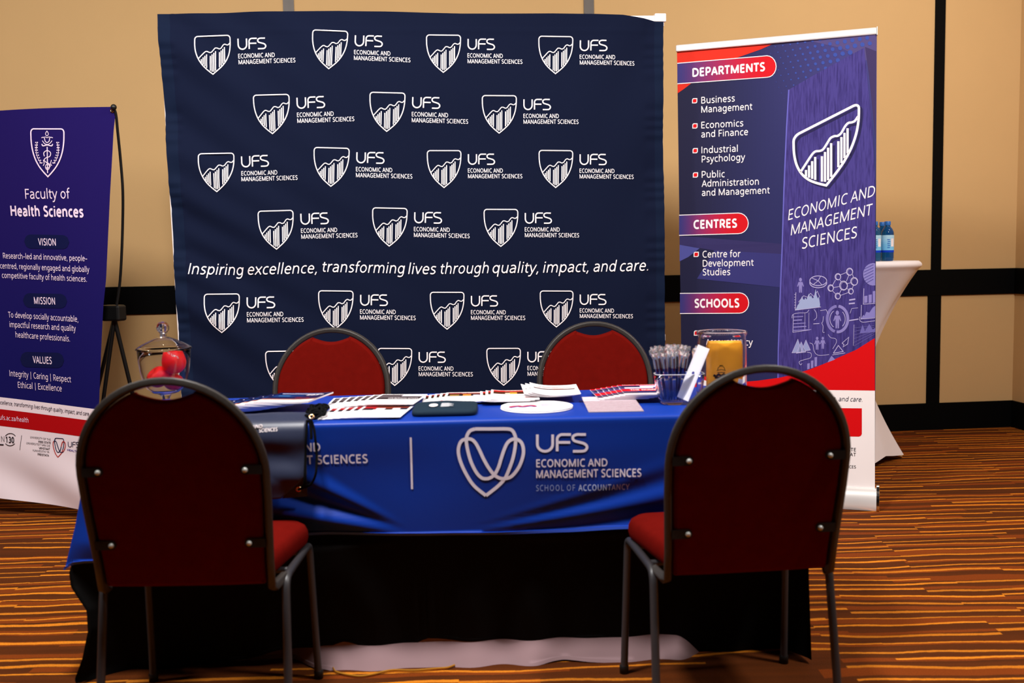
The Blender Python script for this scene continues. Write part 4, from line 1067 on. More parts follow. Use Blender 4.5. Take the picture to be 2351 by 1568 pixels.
    for (x, y, a0), rr in zip(cor, (.03, .03, .06, .06)):
        ccx, ccy = x - rr * (1 if x > 0 else -1), y - rr * (1 if y > 0 else -1)
        for i in range(7):
            a = radians(a0 + 90 * i / 6); loop.append((ccx + rr * cos(a), ccy + rr * sin(a)))
    rings = []
    for k, z in ((.90, .412), (.955, .414), (.985, .420), (1.0, .435), (.995, .452), (.97, .466), (.92, .474), (.75, .480), (.4, .482), (.1, .483)):
        rings.append([Vector((x * k, (y - 0) * k, z + .0 * y)) for x, y in loop])
    n = len(loop); vs = [q for r_ in rings for q in r_]
    fs = [(k * n + i, k * n + (i + 1) % n, (k + 1) * n + (i + 1) % n, (k + 1) * n + i) for k in range(len(rings) - 1) for i in range(n)]
    b.add(vs, fs, 0, None, True); b.add(rings[-1], [tuple(range(n))], 0, None, True); b.add(rings[0], [tuple(reversed(range(n)))], 0)
    b.build('seat', M_red, t, I4)
    b = MB()
    for sx in (-1, 1): b.tube([(sx * .229, -.07, .403), (sx * .229, .10, .403)], .0108, 10)
    for y in (-.10, .09): b.tube([(-.225, y * .8, .403), (.225, y * .8, .403)], .008, 8)
    b.build('seat_frame', M_leg, t, I4)
    for sx in (-1, 1):
        b = MB(); b.tube(fillet([(sx * .229, .08, .403), (sx * .230, .150, .403), (sx * .238, .178, .0)], .07, 6), .0108, 10); lg = b.build('leg', M_leg, t, I4)
        b = MB(); b.lathe([(.0, 0), (.013, 0), (.0135, .022), (.0105, .026)], 12, c=(sx * .238, .178, 0)); b.build('foot_cap', M_black, lg, I4)
        b = MB(); b.tube(fillet([(sx * .229, -.06, .403), (sx * .230, -.142, .403), (sx * .238, -.205, .0)], .07, 6), .0108, 10); lg = b.build('leg', M_leg, t, I4)
        b = MB(); b.lathe([(.0, 0), (.013, 0), (.0135, .022), (.0105, .026)], 12, c=(sx * .238, -.205, 0)); b.build('foot_cap', M_black, lg, I4)
    return t
def CM(x, y, deg): return Matrix.Translation((x, y, 0)) @ Matrix.Rotation(radians(deg), 4, 'Z')
GR = 'red banquet chairs around the cloth-covered table'
ch0 = chair('red banquet chair seen from behind, in front of the table beside the purple cloth banner', GR, CM(-.813, 2.60, 0.0))
copy_tree(ch0, CM(.560, 2.622, 6.0), 'red banquet chair seen from behind, nearest to the roll-up banner', GR)
copy_tree(ch0, CM(-.703, 3.59, 180.5), 'red banquet chair facing forward behind the fanned booklets and monochrome brochures', GR)
copy_tree(ch0, CM(.322, 3.67, 179.0), 'red banquet chair facing forward behind the pen holder end of the table', GR)

# ------------------------------------------------------------------ printed matter on the table
BLK = S(26, 20, 22); PAPER = S(244, 240, 242)
def leaf(name, wd, dp, th, art, bend=None):
    """one leaflet, centred, spine and covers; art = rectangles (x0, x1, y0, y1, colour) in 0..1 of the cover, y from the near edge"""
    mb = MB(); bz = bend or (lambda x, y: 0.0); nx, ny = 10, 8
    P = lambda i, j, z: Vector(((i - .5) * wd, (j - .5) * dp, z + bz(i, j)))
    mb.grid(lambda i, j: P(i, j, th), nx, ny, 0, PAPER, False)
    mb.grid(lambda i, j: P(i, j, 0), nx, ny, 0, PAPER, False, True)
    per = [(i / nx, 0) for i in range(nx)] + [(1, j / ny) for j in range(ny)] + [(1 - i / nx, 1) for i in range(nx)] + [(0, 1 - j / ny) for j in range(ny)]
    n = len(per)
    mb.add([P(i, j, 0) for i, j in per] + [P(i, j, th) for i, j in per], [(k, (k + 1) % n, (k + 1) % n + n, k + n) for k in range(n)], 0, S(228, 220, 224))
    for lv, (x0, x1, y0, y1, c) in enumerate(art):
        if max(c) < .6: c = tuple(q * .5 for q in c)     # inks are a good deal darker than the paper
        k = max(1, int((x1 - x0) * 8)); l = max(1, int((y1 - y0) * 6))
        mb.grid(lambda i, j: P(x0 + (x1 - x0) * i, y0 + (y1 - y0) * j, th + .00015 + .00004 * lv), k, l, 0, c, False)
    return mb, P
def words_on(mb, P, th, t, x0, x1, y, cap, col, bold=.02, shear=0):
    vs, fs, W = glyphs(t, bold)
    k = (x1 - x0) / W
    vv = [P(x0 + a * k + shear * c_ * cap, y + c_ * cap, th + .0008) for a, c_ in vs]
    f = fs[0]
    if (vv[f[1]] - vv[f[0]]).cross(vv[f[2]] - vv[f[0]]).z < 0: fs = [tuple(reversed(g_)) for g_ in fs]
    mb.add(vv, fs, 0, col)
ORD = ['topmost', 'second from top', 'third from top', 'fourth from top', 'fifth from top', 'sixth from top', 'seventh from top', 'eighth from top']
def fan(name, cat, group, what, where, mb, n, cx, cy, z0, th, sx, sy, yaw, dyaw, plain=None, zstep=None):
    o = None; zs = zstep or th
    for k in range(n):                      # k = 0 is the topmost
        M = Matrix.Translation((cx + sx * k, cy + sy * k, z0 + zs * (n - 1 - k))) @ Matrix.Rotation(radians(yaw + dyaw * k), 4, 'Z')
        if o is None: o = mb.build(name, M_paper); r = o
        else: r = o.copy(); COL.objects.link(r)
        r.matrix_world = M
        tag(r, '%s, %s %s' % (what, 'bottommost' if k == n - 1 else ORD[k], where), cat, group)
# blue yearbooks
def curl(i, j): return .004 * max(0, (i - .55) / .45) ** 2
art = [(0, 1, .30, 1, S(20, 24, 76)), (.05, .6, .52, .74, S(24, 62, 130)), (.14, .36, .60, .68, S(70, 130, 190)), (.45, .95, .45, .62, S(48, 30, 86)), (.55, .8, .40, .50, S(130, 26, 44)), (0, 1, .24, .34, S(190, 116, 96)), (0, 1, .0, .24, S(226, 206, 200)), (.1, .85, .84, .88, S(190, 190, 220)), (.3, .95, .92, .945, S(120, 120, 170))]
mb, P = leaf('booklet', .172, .200, .0046, art, curl)
words_on(mb, P, .0046, '2027', .62, .93, .70, .08, WHITE, .04)
fan('booklet', 'booklet', 'blue booklets fanned on the table', 'blue booklet', 'in the fan lying by the navy bag', mb, 7, -.661, 2.985, ZT + .006, .0046, -.029, .006, -11, 2.2)
# monochrome brochures
art = [(.04, .96, .50, .96, S(60, 44, 48)), (.04, .5, .62, .9, S(110, 96, 100)), (.5, .96, .78, .96, S(206, 196, 206)), (.04, .96, .47, .52, S(34, 22, 26)), (.1, .8, .38, .395, S(226, 120, 130)), (.1, .7, .22, .25, S(150, 120, 160))]
mb, P = leaf('brochure', .150, .212, .0016, art)
words_on(mb, P, .0016, 'UFS BUSINESS SCHOOL', .3, .94, .53, .07, WHITE, .03)
fan('brochure', 'brochure', 'brochures with dark photo headers', 'white brochure with dark monochrome header', 'in the fan of seven', mb, 7, -.360, 3.06, ZT + .002, .0016, -.0236, .006, -7, 1.5, zstep=.0022)
art = [(.05, .95, .66, .96, S(150, 60, 40)), (.05, .3, .66, .96, S(200, 40, 44)), (.05, .28, .62, .78, S(40, 30, 40)), (.32, .5, .68, .8, S(214, 200, 214)), (.5, .7, .64, .76, S(60, 44, 44)), (.65, .8, .68, .8, S(230, 220, 230)), (.8, .95, .66, .82, S(40, 36, 60)), (.1, .75, .52, .545, S(226, 120, 120)), (.1, .85, .34, .36, S(236, 150, 150)), (.1, .5, .24, .25, S(226, 170, 170))]
mb, P = leaf('flyer', .150, .205, .0013, art)
fan('flyer', 'flyer', 'flyers fanned at the front edge', 'white flyer with a photo strip', 'in the fan at the front edge', mb, 5, -.383, 2.868, ZT + .002, .0013, -.0235, .003, -5, 1.2)
art = [(.05, .95, .58, .92, S(54, 34, 26)), (.05, .95, .82, .95, S(160, 20, 24)), (.1, .3, .62, .74, S(196, 150, 60)), (.38, .55, .6, .76, S(226, 130, 50)), (.6, .8, .6, .7, S(206, 190, 200)), (.05, .95, .40, .43, S(176, 60, 60)), (.05, .95, .18, .21, S(206, 60, 66))]
mb, P = leaf('brochure', .150, .205, .0016, art)
words_on(mb, P, .0016, 'ECONOMICS', .35, .95, .85, .07, S(240, 160, 150), .02)
fan('brochure', 'brochure', 'brochures with red and brown headers', 'brochure with narrow red and brown header', 'behind the teal pouch', mb, 5, -.142, 3.12, ZT + .002, .0016, -.0172, .002, 0, .8, zstep=.0020)
art = [(.05, .95, .58, .86, S(96, 50, 24)), (.05, .95, .84, .97, S(206, 20, 22)), (.4, .55, .6, .76, S(240, 150, 50)), (.3, .4, .62, .7, S(236, 210, 180)), (.7, .9, .64, .76, S(60, 40, 50)), (.05, .95, .42, .46, S(120, 70, 60)), (.05, .95, .20, .24, S(206, 90, 80))]
mb, P = leaf('brochure', .150, .210, .0016, art, lambda i, j: .004 * max(0, (.35 - i) / .35) ** 2)
words_on(mb, P, .0016, 'BUSINESS MANAGEMENT', .3, .95, .87, .07, S(250, 160, 140), .02)
fan('brochure', 'brochure', 'brochures with bright red top edge', 'brochure with bright red top edge', 'between teal pouch and white disc', mb, 3, .005, 3.095, ZT + .0125, .0016, -.016, -.002, 0, 1.0, zstep=.0020)
art = [(.07, .93, .52, .94, S(226, 206, 206)), (.07, .93, .50, .60, S(70, 44, 44)), (.1, .9, .70, .74, S(160, 120, 120)), (.2, .6, .78, .81, S(190, 150, 150)), (.45, .7, .52, .62, S(150, 100, 90)), (.12, .8, .30, .325, S(236, 150, 156))]
mb, P = leaf('leaflet', .152, .225, .0018, art, lambda i, j: .012 * max(0, (.5 - i) / .5) ** 2 + .003 * max(0, (i - .7) / .3) ** 2)
fan('leaflet', 'leaflet', 'white leaflets with a pale city photo', 'curling white leaflet with pale photo', 'behind the round white disc', mb, 3, .131, 3.125, ZT + .020, .0018, -.0125, .002, 0, 1.0, zstep=.0024)
art = [(0, 1, 0, 1, S(206, 190, 198)), (0, 1, .0, .035, S(96, 70, 84)), (0, 1, .07, .125, S(160, 8, 36)), (0, 1, .4, .44, S(226, 60, 80))]
mb, P = leaf('leaflet', .158, .108, .0013, art)
fan('leaflet', 'leaflet', 'striped leaflets stepping to the front', 'red-striped white leaflet', 'in the stepped stack before the pen holder', mb, 8, .291, 3.003, ZT + .002, .0013, 0.0005, -.0186, 0, 0)
art = [(0, 1, .92, 1, S(216, 14, 22)), (0, 1, .52, .92, S(96, 80, 140)), (.05, .5, .74, .86, S(46, 34, 70)), (.1, .7, .62, .72, S(224, 214, 236)), (.45, .98, .72, .88, S(206, 190, 226)), (0, 1, .34, .54, S(222, 16, 22)), (0, 1, .16, .34, S(40, 60, 130)), (.0, .3, .12, .3, S(90, 80, 110)), (0, 1, .0, .12, S(232, 220, 226)), (0, 1, .12, .14, S(200, 40, 50))]
mb, P = leaf('booklet', .150, .225, .0026, art)
words_on(mb, P, .0026, 'THE NUMBERS', .18, .92, .40, .09, S(250, 206, 200), .05)
words_on(mb, P, .0026, 'FACULTY OF ECONOMIC AND', .1, .98, .94, .045, S(250, 206, 200), .02)
fan('booklet', 'booklet', 'red, white and purple booklets', 'red and purple covered booklet', 'in the fan touching the pen holder', mb, 6, .413, 3.085, ZT + .0135, .0026, -.0166, .001, 0, .6)
# two round card discs
mb = MB(); mb.lathe([(1e-4, 0), (.1055, 0), (.107, .0006), (.107, .0018), (.1055, .0024), (1e-4, .0024)], 64, 0, PAPER)
for o_ in (0,):
    rib = smooth_path([(-.085, -.02), (-.06, .0), (-.045, -.012), (-.02, .004), (-.005, -.014)], 5)
    for wd, c, dy, z in ((.016, S(60, 50, 120), -.012, .0026), (.012, S(176, 30, 50), .002, .0027), (.006, S(220, 130, 140), .016, .0026)):
        v, f = ribbon([(x + .002, y + dy) for x, y in rib], wd); mb.add([Vector((q.x, q.y, z)) for q in v], [tuple(reversed(g_)) for g_ in f], 0, c)
    for i in range(5): mb.add([Vector((x, y, .0026)) for x, y in ((.012, .03 - .014 * i), (.05 + .004 * (i % 2), .03 - .014 * i), (.05 + .004 * (i % 2), .037 - .014 * i), (.012, .037 - .014 * i))], [(0, 1, 2, 3)], 0, S(120, 110, 136))
    mb.add([Vector((x, y, .0026)) for x, y in ((.012, -.05), (.085, -.05), (.085, -.047), (.012, -.047))], [(0, 1, 2, 3)], 0, S(230, 190, 200))
d0 = mb.build('card_disc', M_paper); d0.matrix_world = Matrix.Translation((.070, 2.928, ZT + .0055)) @ Matrix.Rotation(radians(2), 4, 'Z')
tag(d0, 'round white card disc with red and blue emblem, upper of two', 'card', 'round white card discs')
d1 = d0.copy(); COL.objects.link(d1); d1.matrix_world = Matrix.Translation((.069, 2.924, ZT + .0015)) @ Matrix.Rotation(radians(-8), 4, 'Z')
tag(d1, 'round white card disc lying directly under the emblem disc', 'card', 'round white card discs')
# folded pouch
mb = MB()
def pouch(i, j):
    a = 2 * pi * i; e = .28
    cx_, sy_ = cos(a), sin(a); x = .094 * (abs(cx_) ** e) * (1 if cx_ > 0 else -1); y = .098 * (abs(sy_) ** e) * (1 if sy_ > 0 else -1)
    k, z = ((.97, 0), (1.0, .004), (1.0, .009), (.985, .014), (.95, .017), (.6, .018 + .0015 * sin(x * 60)), (.02, .018))[int(round(j * 6))]
    return Vector((x * k, y * k, z + (.0015 * sin(x * 40 + 2) if j > .5 else 0)))
mb.grid(pouch, 48, 6, 0)
mb.add([Vector((-.034 + .013 * cos(t), -.012 + .030 * sin(t), .0205)) for t in [2 * pi * i / 16 for i in range(16)]], [tuple(range(16))], 1, WHITE)
for i in range(7):
    y = .018 - .010 * i; mb.add([Vector((x, yy, .0205)) for x, yy in ((-.012, y), (.012 + .006 * (i % 3), y), (.012 + .006 * (i % 3), y + .006), (-.012, y + .006))], [(0, 1, 2, 3)], 1, S(206, 206, 210))
po = mb.build('pouch', [M_teal, M_print]); po.matrix_world = Matrix.Translation((-.199, 2.895, ZT + .0015)) @ Matrix.Rotation(radians(1), 4, 'Z')
tag(po, 'folded dark teal cloth pouch with white logo at the table front edge', 'pouch')

# ------------------------------------------------------------------ navy drawstring bag hanging over the table edge
def bagd(u, v): return .013 * exp(-((v + .035) / .03) ** 2) + .013 * exp(-((v + .135) / .04) ** 2) + max(0, gather(u, v)) * .5 + .007 * sin(u * 18 + v * 26 + .8) * sm(-.02, -.10, v) + .006 * sin(u * 9 - v * 44 + 1) * sm(-.06, -.16, v) - .10 * (v + .02) * sm(0, -.1, v) + .004
SG = Surf(SFb.O + SFb.N * .012, TU, TV, bagd)
gu = SG.uv(705, 1000)[0]; gl = SG.uv(470, 1000)[0]
vb1, vb2 = SG.uv(640, 1138)[1], SG.uv(705, 1082)[1]; uk = SG.uv(648, 1138)[0]
mb = MB()
def bag(i, j):
    u = gl + (gu - gl) * i
    vend = vb1 if u < uk else vb1 + (vb2 - vb1) * (u - uk) / (gu - uk)
    a_ = .13; tot = a_ - vend; s_ = tot * j
    if s_ < a_ - .012:
        return TM @ Vector((u, (a_ - s_) - .004, ZT + .005 + .004 * sin(u * 18 + s_ * 20) * sm(0, .05, s_) + .006 * sm(.0, .05, s_) * sm(0, .06, a_ - s_)))
    if s_ < a_ + .012:
        t = (s_ - a_ + .012) / .024; e = SG.P(u, -.012)
        q = TM @ Vector((u, .008, ZT + .0075)); c = TM @ Vector((u, -.010, ZT + .008))
        return q * (1 - t) ** 2 + c * 2 * t * (1 - t) + e * t * t
    return SG.P(u, -(s_ - a_))
mb.grid(bag, 36, 60, 0)
SG.text(mb, 'SCIENCES', (598, 988.5), (640, 985.5), 7.5, WHITE, 1, bold=.03, off=.007)
SG.text(mb, 'AND', (581, 980), (605, 978.5), 7, WHITE, 1, bold=.03, off=.009)
bg = thing('drawstring_bag', TM @ Vector(((gu + gl) / 2, .0, ZT - .2)), 'navy drawstring bag draped over the front edge of the table', 'bag', rz=TA)
bo = mb.build('body', [M_bag, M_print], bg, solid=.006)
mb = MB(); SG.poly(mb, [(707, 1078), (707, 1137), (650, 1140), (676, 1110)], None, 0, -.003)
pt = mb.build('corner_patch', M_black, bg, solid=.004)
mb = MB(); q = SG.px((688, 1118), .001)
mb.lathe([(.0035, -.001), (.0075, -.001), (.0085, .0008), (.0075, .0028), (.0035, .0028)], 18, c=q, M=Matrix.Rotation(radians(90), 4, 'X'), close=True); mb.build('eyelet', M_gold, pt)
mb = MB()
def cord(pts, off, r=.0035): mb.tube([SG.px(p, o_) for p, o_ in zip(smooth_path(pts, 4), [off] * 99)], r, 8)
cord([(716, 962), (724, 985), (729, 1020), (731, 1055), (730, 1078), (722, 1098), (712, 1108), (694, 1116)], .006)
cord([(707, 962), (706, 1000), (705, 1045), (705, 1090), (700, 1112), (690, 1118)], .008)
cord([(712, 962), (716, 980), (718, 997), (717, 1003)], .007, .0042)
mb.build('cord', M_cord, bg)
mb = MB(); random.seed(5)
for k in range(10):
    c0 = Vector((-.568 + random.uniform(-.012, .012), 2.785 + .016 * k, ZT + .010 + .003 * (k % 4)))
    r1, r2, ph = random.uniform(.016, .026), random.uniform(.014, .028), random.uniform(0, 6)
    mb.tube([c0 + Vector((r1 * cos(t + ph), r2 * sin(t + ph) + .01 * sin(2 * t), .004 * sin(3 * t + k) + .003)) for t in [2 * pi * i / 22 for i in range(22)]], .0042, 7, closed=True)
mb.build('cord_bundle', M_cord, bg)
mb = MB(); q = TM @ Vector((-.562, .012, ZT + .016))
mb.lathe([(.0035, -.002), (.0075, -.002), (.0085, 0), (.0075, .002), (.0035, .002)], 16, c=q, M=Matrix.Rotation(radians(60), 4, 'X'), close=True); mb.build('eyelet', M_gold, bg)

# ------------------------------------------------------------------ lidded glass jar with red balls
jx, jy = -1.078, 3.07
jar = thing('glass_jar', (jx, jy, ZT), 'footed clear glass jar with a knobbed lid holding red balls', 'jar')
mb = MB()
outer = [(1e-4, .0), (.046, .0), (.050, .003), (.046, .008), (.020, .014), (.0115, .022), (.0115, .034), (.018, .042), (.040, .050), (.056, .064), (.066, .085), (.073, .115), (.0775, .150), (.079, .181)]
inner = [(.0772, .181), (.0757, .150), (.0712, .115), (.0642, .0858), (.0545, .0655), (.039, .0522), (.016, .0455), (1e-4, .0445)]
mb.lathe([(r, z + ZT + .001) for r, z in outer + inner], 48, c=(jx, jy, 0)); mb.build('bowl', M_glass, jar)
mb = MB()
lo = [(1e-4, .2225), (.014, .2215), (.020, .2200), (.030, .2160), (.042, .2110), (.062, .2010), (.076, .1920), (.0815, .1880), (.0835, .1855)]
lid = lo + [(.0835, .1842), (.0815, .1836)] + [(max(1e-4, r - .0006), z - .0022) for r, z in reversed(lo[:-2])]
mb.lathe([(r, z + ZT + .001) for r, z in reversed(lid)], 48, c=(jx, jy, 0)); ld = mb.build('lid', M_glass, jar)
mb = MB(); mb.lathe([(1e-4, .2225), (.009, .2225), (.0105, .226), (.0085, .231), (.0125, .236), (.0180, .243), (.0192, .251), (.0172, .2595), (.0105, .2665), (1e-4, .269)], 28, c=(jx, jy, ZT + .001)); mb.build('knob', M_knob, ld)
def apple(c, r, rot, label, word=False):
    mb = MB(); R_ = Matrix.Rotation(rot[0], 3, 'X') @ Matrix.Rotation(rot[1], 3, 'Y')
    pr = []
    for i in range(19):
        a = pi * i / 18; rr = r * sin(a); z = -r * cos(a)
        if word is not True: z = z * .9 - (.012 * exp(-(rr / .012) ** 2) if z > 0 else 0); rr *= 1.0 + .10 * sin(a) * (z > 0)
        pr.append((max(rr, 1e-4), z))
    mb.lathe(pr, 28, 0, c=c, M=R_.to_4x4())
    if word:
        vs, fs, W = glyphs('of UFS', .012)
        vv = []
        for a, b_ in vs:
            lon = (a / W - .5) * 1.15 + .18; lat = .62 + b_ * .16 - .35 * lon
            vv.append(Vector(c) + Vector((sin(lon) * cos(lat), -cos(lon) * cos(lat), sin(lat))) * (r + .0006))
        mb.add(vv, fs, 1, WHITE)
    o = mb.build('stress_ball', [M_ball, M_print], frame=Matrix.Translation(Vector(c)))
    tag(o, label, 'ball', 'red balls in the glass jar')
apple((jx + .0335, jy - .012, ZT + .145), .0365, (0, 0), 'red foam ball with white lettering, uppermost in the glass jar', True)
apple((jx - .016, jy - .014, ZT + .100), .0345, (.5, -.5), 'red foam ball under the lettered one, towards the purple banner')
apple((jx + .020, jy + .010, ZT + .0835), .0315, (-.4, .3), 'red foam ball lowest in the jar, by the navy backdrop side')

# ------------------------------------------------------------------ open glass jar with an orange card pack
kx_, ky_ = .660, 3.12
j2 = thing('glass_jar', (kx_, ky_, ZT), 'open cylindrical glass jar with an orange pack inside, behind the pen holder', 'jar')
mb = MB()
o2 = [(1e-4, 0), (.066, 0), (.074, .004), (.0765, .012), (.0765, .165), (.0755, .176), (.0735, .184), (.0745, .190), (.0785, .194), (.0790, .200), (.0775, .204)]
i2 = [(.0735, .203), (.0715, .196), (.0705, .186), (.0728, .174), (.0735, .163), (.0735, .016), (.070, .010), (1e-4, .009)]
mb.lathe([(r, z + ZT + .001) for r, z in o2 + i2], 48, c=(kx_, ky_, 0)); mb.build('body', M_glass, j2)
pk = thing('card_pack', (kx_, ky_, ZT + .011), 'orange card pack printed with a dark crest, inside the open glass jar', 'packet')
mb = MB()
def pack(i, j):
    a = 2 * pi * i; e = .35; cx_, sy_ = cos(a), sin(a)
    x = .0555 * (abs(cx_) ** e) * (1 if cx_ > 0 else -1); y = .019 * (abs(sy_) ** .5) * (1 if sy_ > 0 else -1)
    z = .012 + .163 * min(1, max(0, (j - .04) / .92)); k = .02 if j in (0, 1) else 1 - .08 * sm(.86, .97, j)
    return Vector((kx_ + .002 + x * k, ky_ - .028 + y * k, ZT + z))
mb.grid(pack, 40, 24, 0)
def crest(pts, w_):
    v, f = ribbon(pts, w_); mb.add([Vector((kx_ - .012 + q.x, ky_ - .0478, ZT + .075 + q.y)) for q in v], f, 1, S(60, 40, 20))
crest(arc(0, .012, .011, .012, 0, 180, 10), .0016); crest([(-.014, .010), (0, .013), (.014, .010)], .0016); crest([(-.012, .004), (.012, .004)], .002); crest([(-.006, .026), (.006, .026)], .0014)
crest([(-.024, -.004), (-.016, -.008), (-.008, -.002), (0, -.007), (.008, -.002), (.016, -.008), (.024, -.004)], .007); crest([(-.02, -.012), (.02, -.012)], .006)
mb.build('pack', [M_orange, M_print], pk)
mb = MB(); mb.box(.030, .046, 0, .004, .0, .05, M=Matrix.Translation((kx_, ky_ - .055, ZT + .018)) @ Matrix.Rotation(radians(14), 4, 'Y')); wc = mb.build('card', M_ruler, frame=Matrix.Translation((kx_ + .04, ky_ - .055, ZT + .014)))
tag(wc, 'small white card tucked against the orange pack in the open jar', 'card')

# ------------------------------------------------------------------ pen holder, pens and ruler
hx, hy = .497, 2.955; HB = ZT + .001
hold = thing('pen_holder', (hx, hy, ZT), 'clear acrylic tumbler full of wrapped blue pens at the table front', 'pen holder')
def sq(a, hw_, hd, e=.42):
    c, s = cos(a), sin(a); return hw_ * (abs(c) ** e) * (1 if c > 0 else -1), hd * (abs(s) ** e) * (1 if s > 0 else -1)
mb = MB()
hp = [(.02, 0), (.62, .0), (.76, .006), (.85, .018), (.90, .035), (.96, .065), (1.0, .091)]
hq = [(.955, .091), (.915, .065), (.855, .036), (.80, .021), (.72, .012), (.6, .009), (.02, .009)]
hh = hp + hq
mb.grid(lambda i, j: (lambda k, z: Vector((hx + sq(2 * pi * i, .0745 * k, .036 * k)[0], hy + sq(2 * pi * i, .0745 * k, .036 * k)[1], HB + z)))(*hh[int(round(j * (len(hh) - 1)))]), 48, len(hh) - 1, 0)
cup_ = mb.build('cup', M_acrylic, hold)
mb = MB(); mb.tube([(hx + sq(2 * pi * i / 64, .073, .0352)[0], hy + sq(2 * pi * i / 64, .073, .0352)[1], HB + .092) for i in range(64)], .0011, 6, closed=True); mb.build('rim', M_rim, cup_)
def pen_at(M, label, first=None):
    if first is not None: return copy_tree(first, M, label)
    t = thing('pen', M.translation, label, 'pen', 'blue pens wrapped in clear film'); t.matrix_world = M; FR[t.name] = M
    b = MB(); b.lathe([(1e-4, 0), (.0012, .0), (.0045, .014), (.0052, .03), (.0052, .062)], 12); b.build('grip', M_pengrip, t, I4)
    b = MB(); b.lathe([(.0052, .062), (.0057, .0625), (.0057, .0655), (.0052, .066)], 12); b.build('ring', M_chrome, t, I4)
    b = MB(); b.lathe([(.0052, .066), (.0055, .09), (.0054, .122), (.0048, .134), (1e-4, .135)], 12)
    b.build('barrel', M_penblue, t, I4)
    b = MB(); b.box(-.0018, .0018, -.0075, -.0052, .092, .094); b.box(-.0015, .0015, -.0090, -.0075, .092, .130); b.box(-.0015, .0015, -.0075, -.0045, .128, .130); b.build('clip', M_chrome, t, I4)
    b = MB(); random.seed(3)
    rr = [[random.uniform(-1, 1) for _ in range(15)] for _ in range(9)]
    def film(i, j):
        a = 2 * pi * i; q = rr[min(8, int(round(j * 8)))][int(round(i * 14)) % 14]
        z = (0.10, .118, .132, .138, .143, .149, .155, .160, .166)[min(8, int(round(j * 8)))]
        f = sm(.13, .15, z); r = .0075 * (1 - f * .35) + q * .0032 * f + .0008 * q
        fl = 1 + .9 * f * abs(cos(a))
        return Vector((cos(a) * r * fl, sin(a) * r * (1 - .45 * f), z + q * .004 * f))
    b.grid(film, 14, 8, 0); b.build('wrapper', M_wrap, t, I4)
    return t
pens = [(1517, 1513, 2.944), (1534, 1531, 2.942), (1551, 1549, 2.942), (1566, 1568, 2.944), (1578, 1588, 2.943), (1526, 1522, 2.960), (1543, 1541, 2.961), (1560, 1562, 2.961), (1573, 1580, 2.962), (1536, 1537, 2.978), (1557, 1556, 2.978)]
nm = ['nearest the booklets in the front row', 'second in the front row from the booklets', 'middle of the front row', 'fourth in the front row from the booklets', 'beside the white ruler in the front row',
      'nearest the booklets in the middle row', 'second in the middle row from the booklets', 'third in the middle row from the booklets', 'behind the ruler in the middle row', 'in the back row on the booklet side', 'in the back row on the ruler side']
first = None
for (bx_, tx_, yy), lb in zip(pens, nm):
    d_ = (tx_ - bx_) * 1.7
    xb = on_y(hx and (1540 + (bx_ - 1540) * .82), 915, yy).x; xt = on_y(tx_ + d_ * .8, 840, yy).x
    ax = Vector((xt - xb, (yy - hy) * .55, .098)).normalized()
    X_ = Vector((0, 1, 0)).cross(ax).normalized(); Y_ = ax.cross(X_)
    M = Matrix.Translation((xb, yy - (yy - hy) * .25, HB + .0105)) @ Matrix((X_, Y_, ax)).transposed().to_4x4()
    lab = 'film-wrapped blue pen, ' + lb
    r = pen_at(M, lab, first)
    if first is None: first = r
mb = MB()
p0, p1 = on_y(1569, 912, 2.926), on_y(1616, 796, 2.920)
ax = (p1 - p0).normalized(); X_ = Vector((.93, -.36, 0)); X_ = (X_ - ax * X_.dot(ax)).normalized(); N_ = X_.cross(ax)
L_ = (p1 - p0).length; RM = Matrix.Translation(p0) @ Matrix((X_, N_ * -1, ax)).transposed().to_4x4()
mb.box(-.018, .018, -.0012, .0012, -.006, L_, 0, WHITE)
for k in range(30):
    z = .01 + k * (L_ - .02) / 30; l_ = .006 if k % 5 == 0 else .0035
    for sx in (-1, 1):
        x0, x1 = sorted((sx * .0172, sx * (.0172 - l_))); mb.add([Vector((x0, -.0014, z)), Vector((x1, -.0014, z)), Vector((x1, -.0014, z + .0005)), Vector((x0, -.0014, z + .0005))], [(0, 1, 2, 3)], 1, S(170, 160, 190))
mb.add([Vector((.0 + .004 * cos(t), -.0014, L_ * .48 + .005 * sin(t))) for t in [2 * pi * i / 12 for i in range(12)]], [tuple(range(12))], 1, S(60, 60, 140))
ru = mb.build('ruler', [M_ruler, M_print]); ru.matrix_world = RM
tag(ru, 'white plastic ruler leaning in the clear pen holder', 'ruler')

# ------------------------------------------------------------------ cocktail table in white stretch cover, with water bottles
qx, qy = 1.905, 5.66
ct = thing('cocktail_table', (qx, qy, 0), 'tall round cocktail table in a white stretch cover behind the roll-up banner', 'table')
mb = MB()
def cover(i, j):
    a = 2 * pi * i - .02; zt = 1.135
    if j < .06: r = .40 * max(.02, j / .06) ; r = min(r, .388); return Vector((qx + r * cos(a), qy + r * sin(a), zt))
    if j < .14:
        t = (j - .06) / .08; r = .388 + .009 * sin(pi * min(1, t * 1.0)); return Vector((qx + r * cos(a), qy + r * sin(a), zt - .004 - .034 * t))
    t = (j - .14) / .86
    m_ = (a + pi / 4) % (pi / 2) - pi / 4                 # angle from the nearest foot
    star = .345 * cos(pi / 4) / cos(pi / 4 - abs(m_))
    hem = .020 + .030 * (1 - (abs(1 - abs(m_) / (pi / 4))) ** 1.0) ** .6 * (abs(m_) / (pi / 4)) ** .4
    z = zt - .038 + (hem - zt + .038) * t
    up_ = sm(.0, .62, t); rw = .125
    r = .385 + (rw - .385) * (1 - (1 - min(1, t / .56)) ** 1.55) if t < .56 else rw + (star - rw) * ((t - .56) / .44) ** 1.35
    r += .010 * cos(8 * a + 1) * sin(pi * min(1, t / .56)) * (t < .56)
    return Vector((qx + r * cos(a), qy + r * sin(a), z))
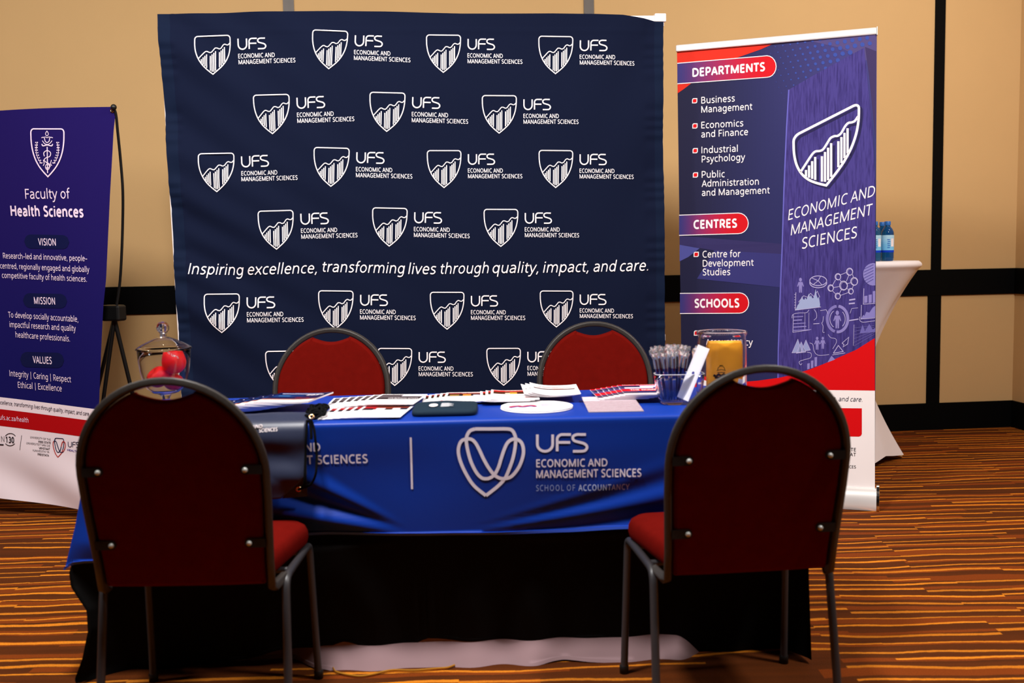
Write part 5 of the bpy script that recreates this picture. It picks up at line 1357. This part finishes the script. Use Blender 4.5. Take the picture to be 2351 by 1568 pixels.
mb.grid(cover, 96, 70, 0, flip=True); mb.build('stretch_cover', M_stretch, ct)
mb = MB(); mb.tube([(qx, qy, .05), (qx, qy, 1.10)], .03, 12); mb.build('pole', M_chrome, ct)
for k in range(4):
    a = k * pi / 2 - .02; mb = MB(); mb.tube([(qx, qy, .10), (qx + .2 * cos(a), qy + .2 * sin(a), .05), (qx + .325 * cos(a), qy + .325 * sin(a), .012)], .012, 8); mb.build('leg', M_chrome, ct)
def bottle(c, label, first=None):
    M = Matrix.Translation(c)
    if first is not None: return copy_tree(first, M, label)
    t = thing('water_bottle', c, label, 'bottle', 'blue water bottles on the cocktail table')
    b = MB(); b.lathe([(1e-4, .004), (.028, 0), (.0335, .004), (.034, .02), (.034, .045), (.0335, .05), (.0335, .145), (.034, .15), (.0325, .162), (.026, .178), (.0165, .190), (.0135, .196), (.0135, .202)], 28); b.build('body', M_bottle, t, I4)
    b = MB(); b.lathe([(.0165, .1985), (.0168, .2), (.0165, .2185), (.015, .221), (1e-4, .221)], 20); b.build('cap', M_cap, t, I4)
    b = MB(); n = 40
    def lab(i, j): a = 2 * pi * i; return Vector((.0346 * cos(a), .0346 * sin(a), .048 + .096 * j))
    b.grid(lab, n, 8, 0, lambda i, j: S(20, 60, 190) if j < .13 else mixc(S(120, 190, 228), S(176, 216, 236), sm(.3, 1, j)))
    def lab2(i, j): a = radians(-78 + 34 * i); return Vector((.0350 * cos(a), .0350 * sin(a), .080 + .045 * j))
    b.grid(lab2, 4, 1, 0, WHITE)
    for k in range(5):
        a0 = -112 + 3 * (k % 2)
        b.grid(lambda i, j: Vector((.0350 * cos(radians(a0 + 24 * i)), .0350 * sin(radians(a0 + 24 * i)), .072 + .011 * k + .005 * j)), 3, 1, 0, S(60, 110, 190))
    b.build('label', M_paper, t, I4)
    return t
b0 = bottle(Vector((2.113, 5.60, 1.1358)), 'blue water bottle with white barcode panel, furthest from the banner edge')
bottle(Vector((2.036, 5.585, 1.1358)), 'blue water bottle half hidden by the roll-up banner edge', b0)
bottle(Vector((2.128, 5.72, 1.1358)), 'blue water bottle standing behind the other two, only its cap clear', b0)
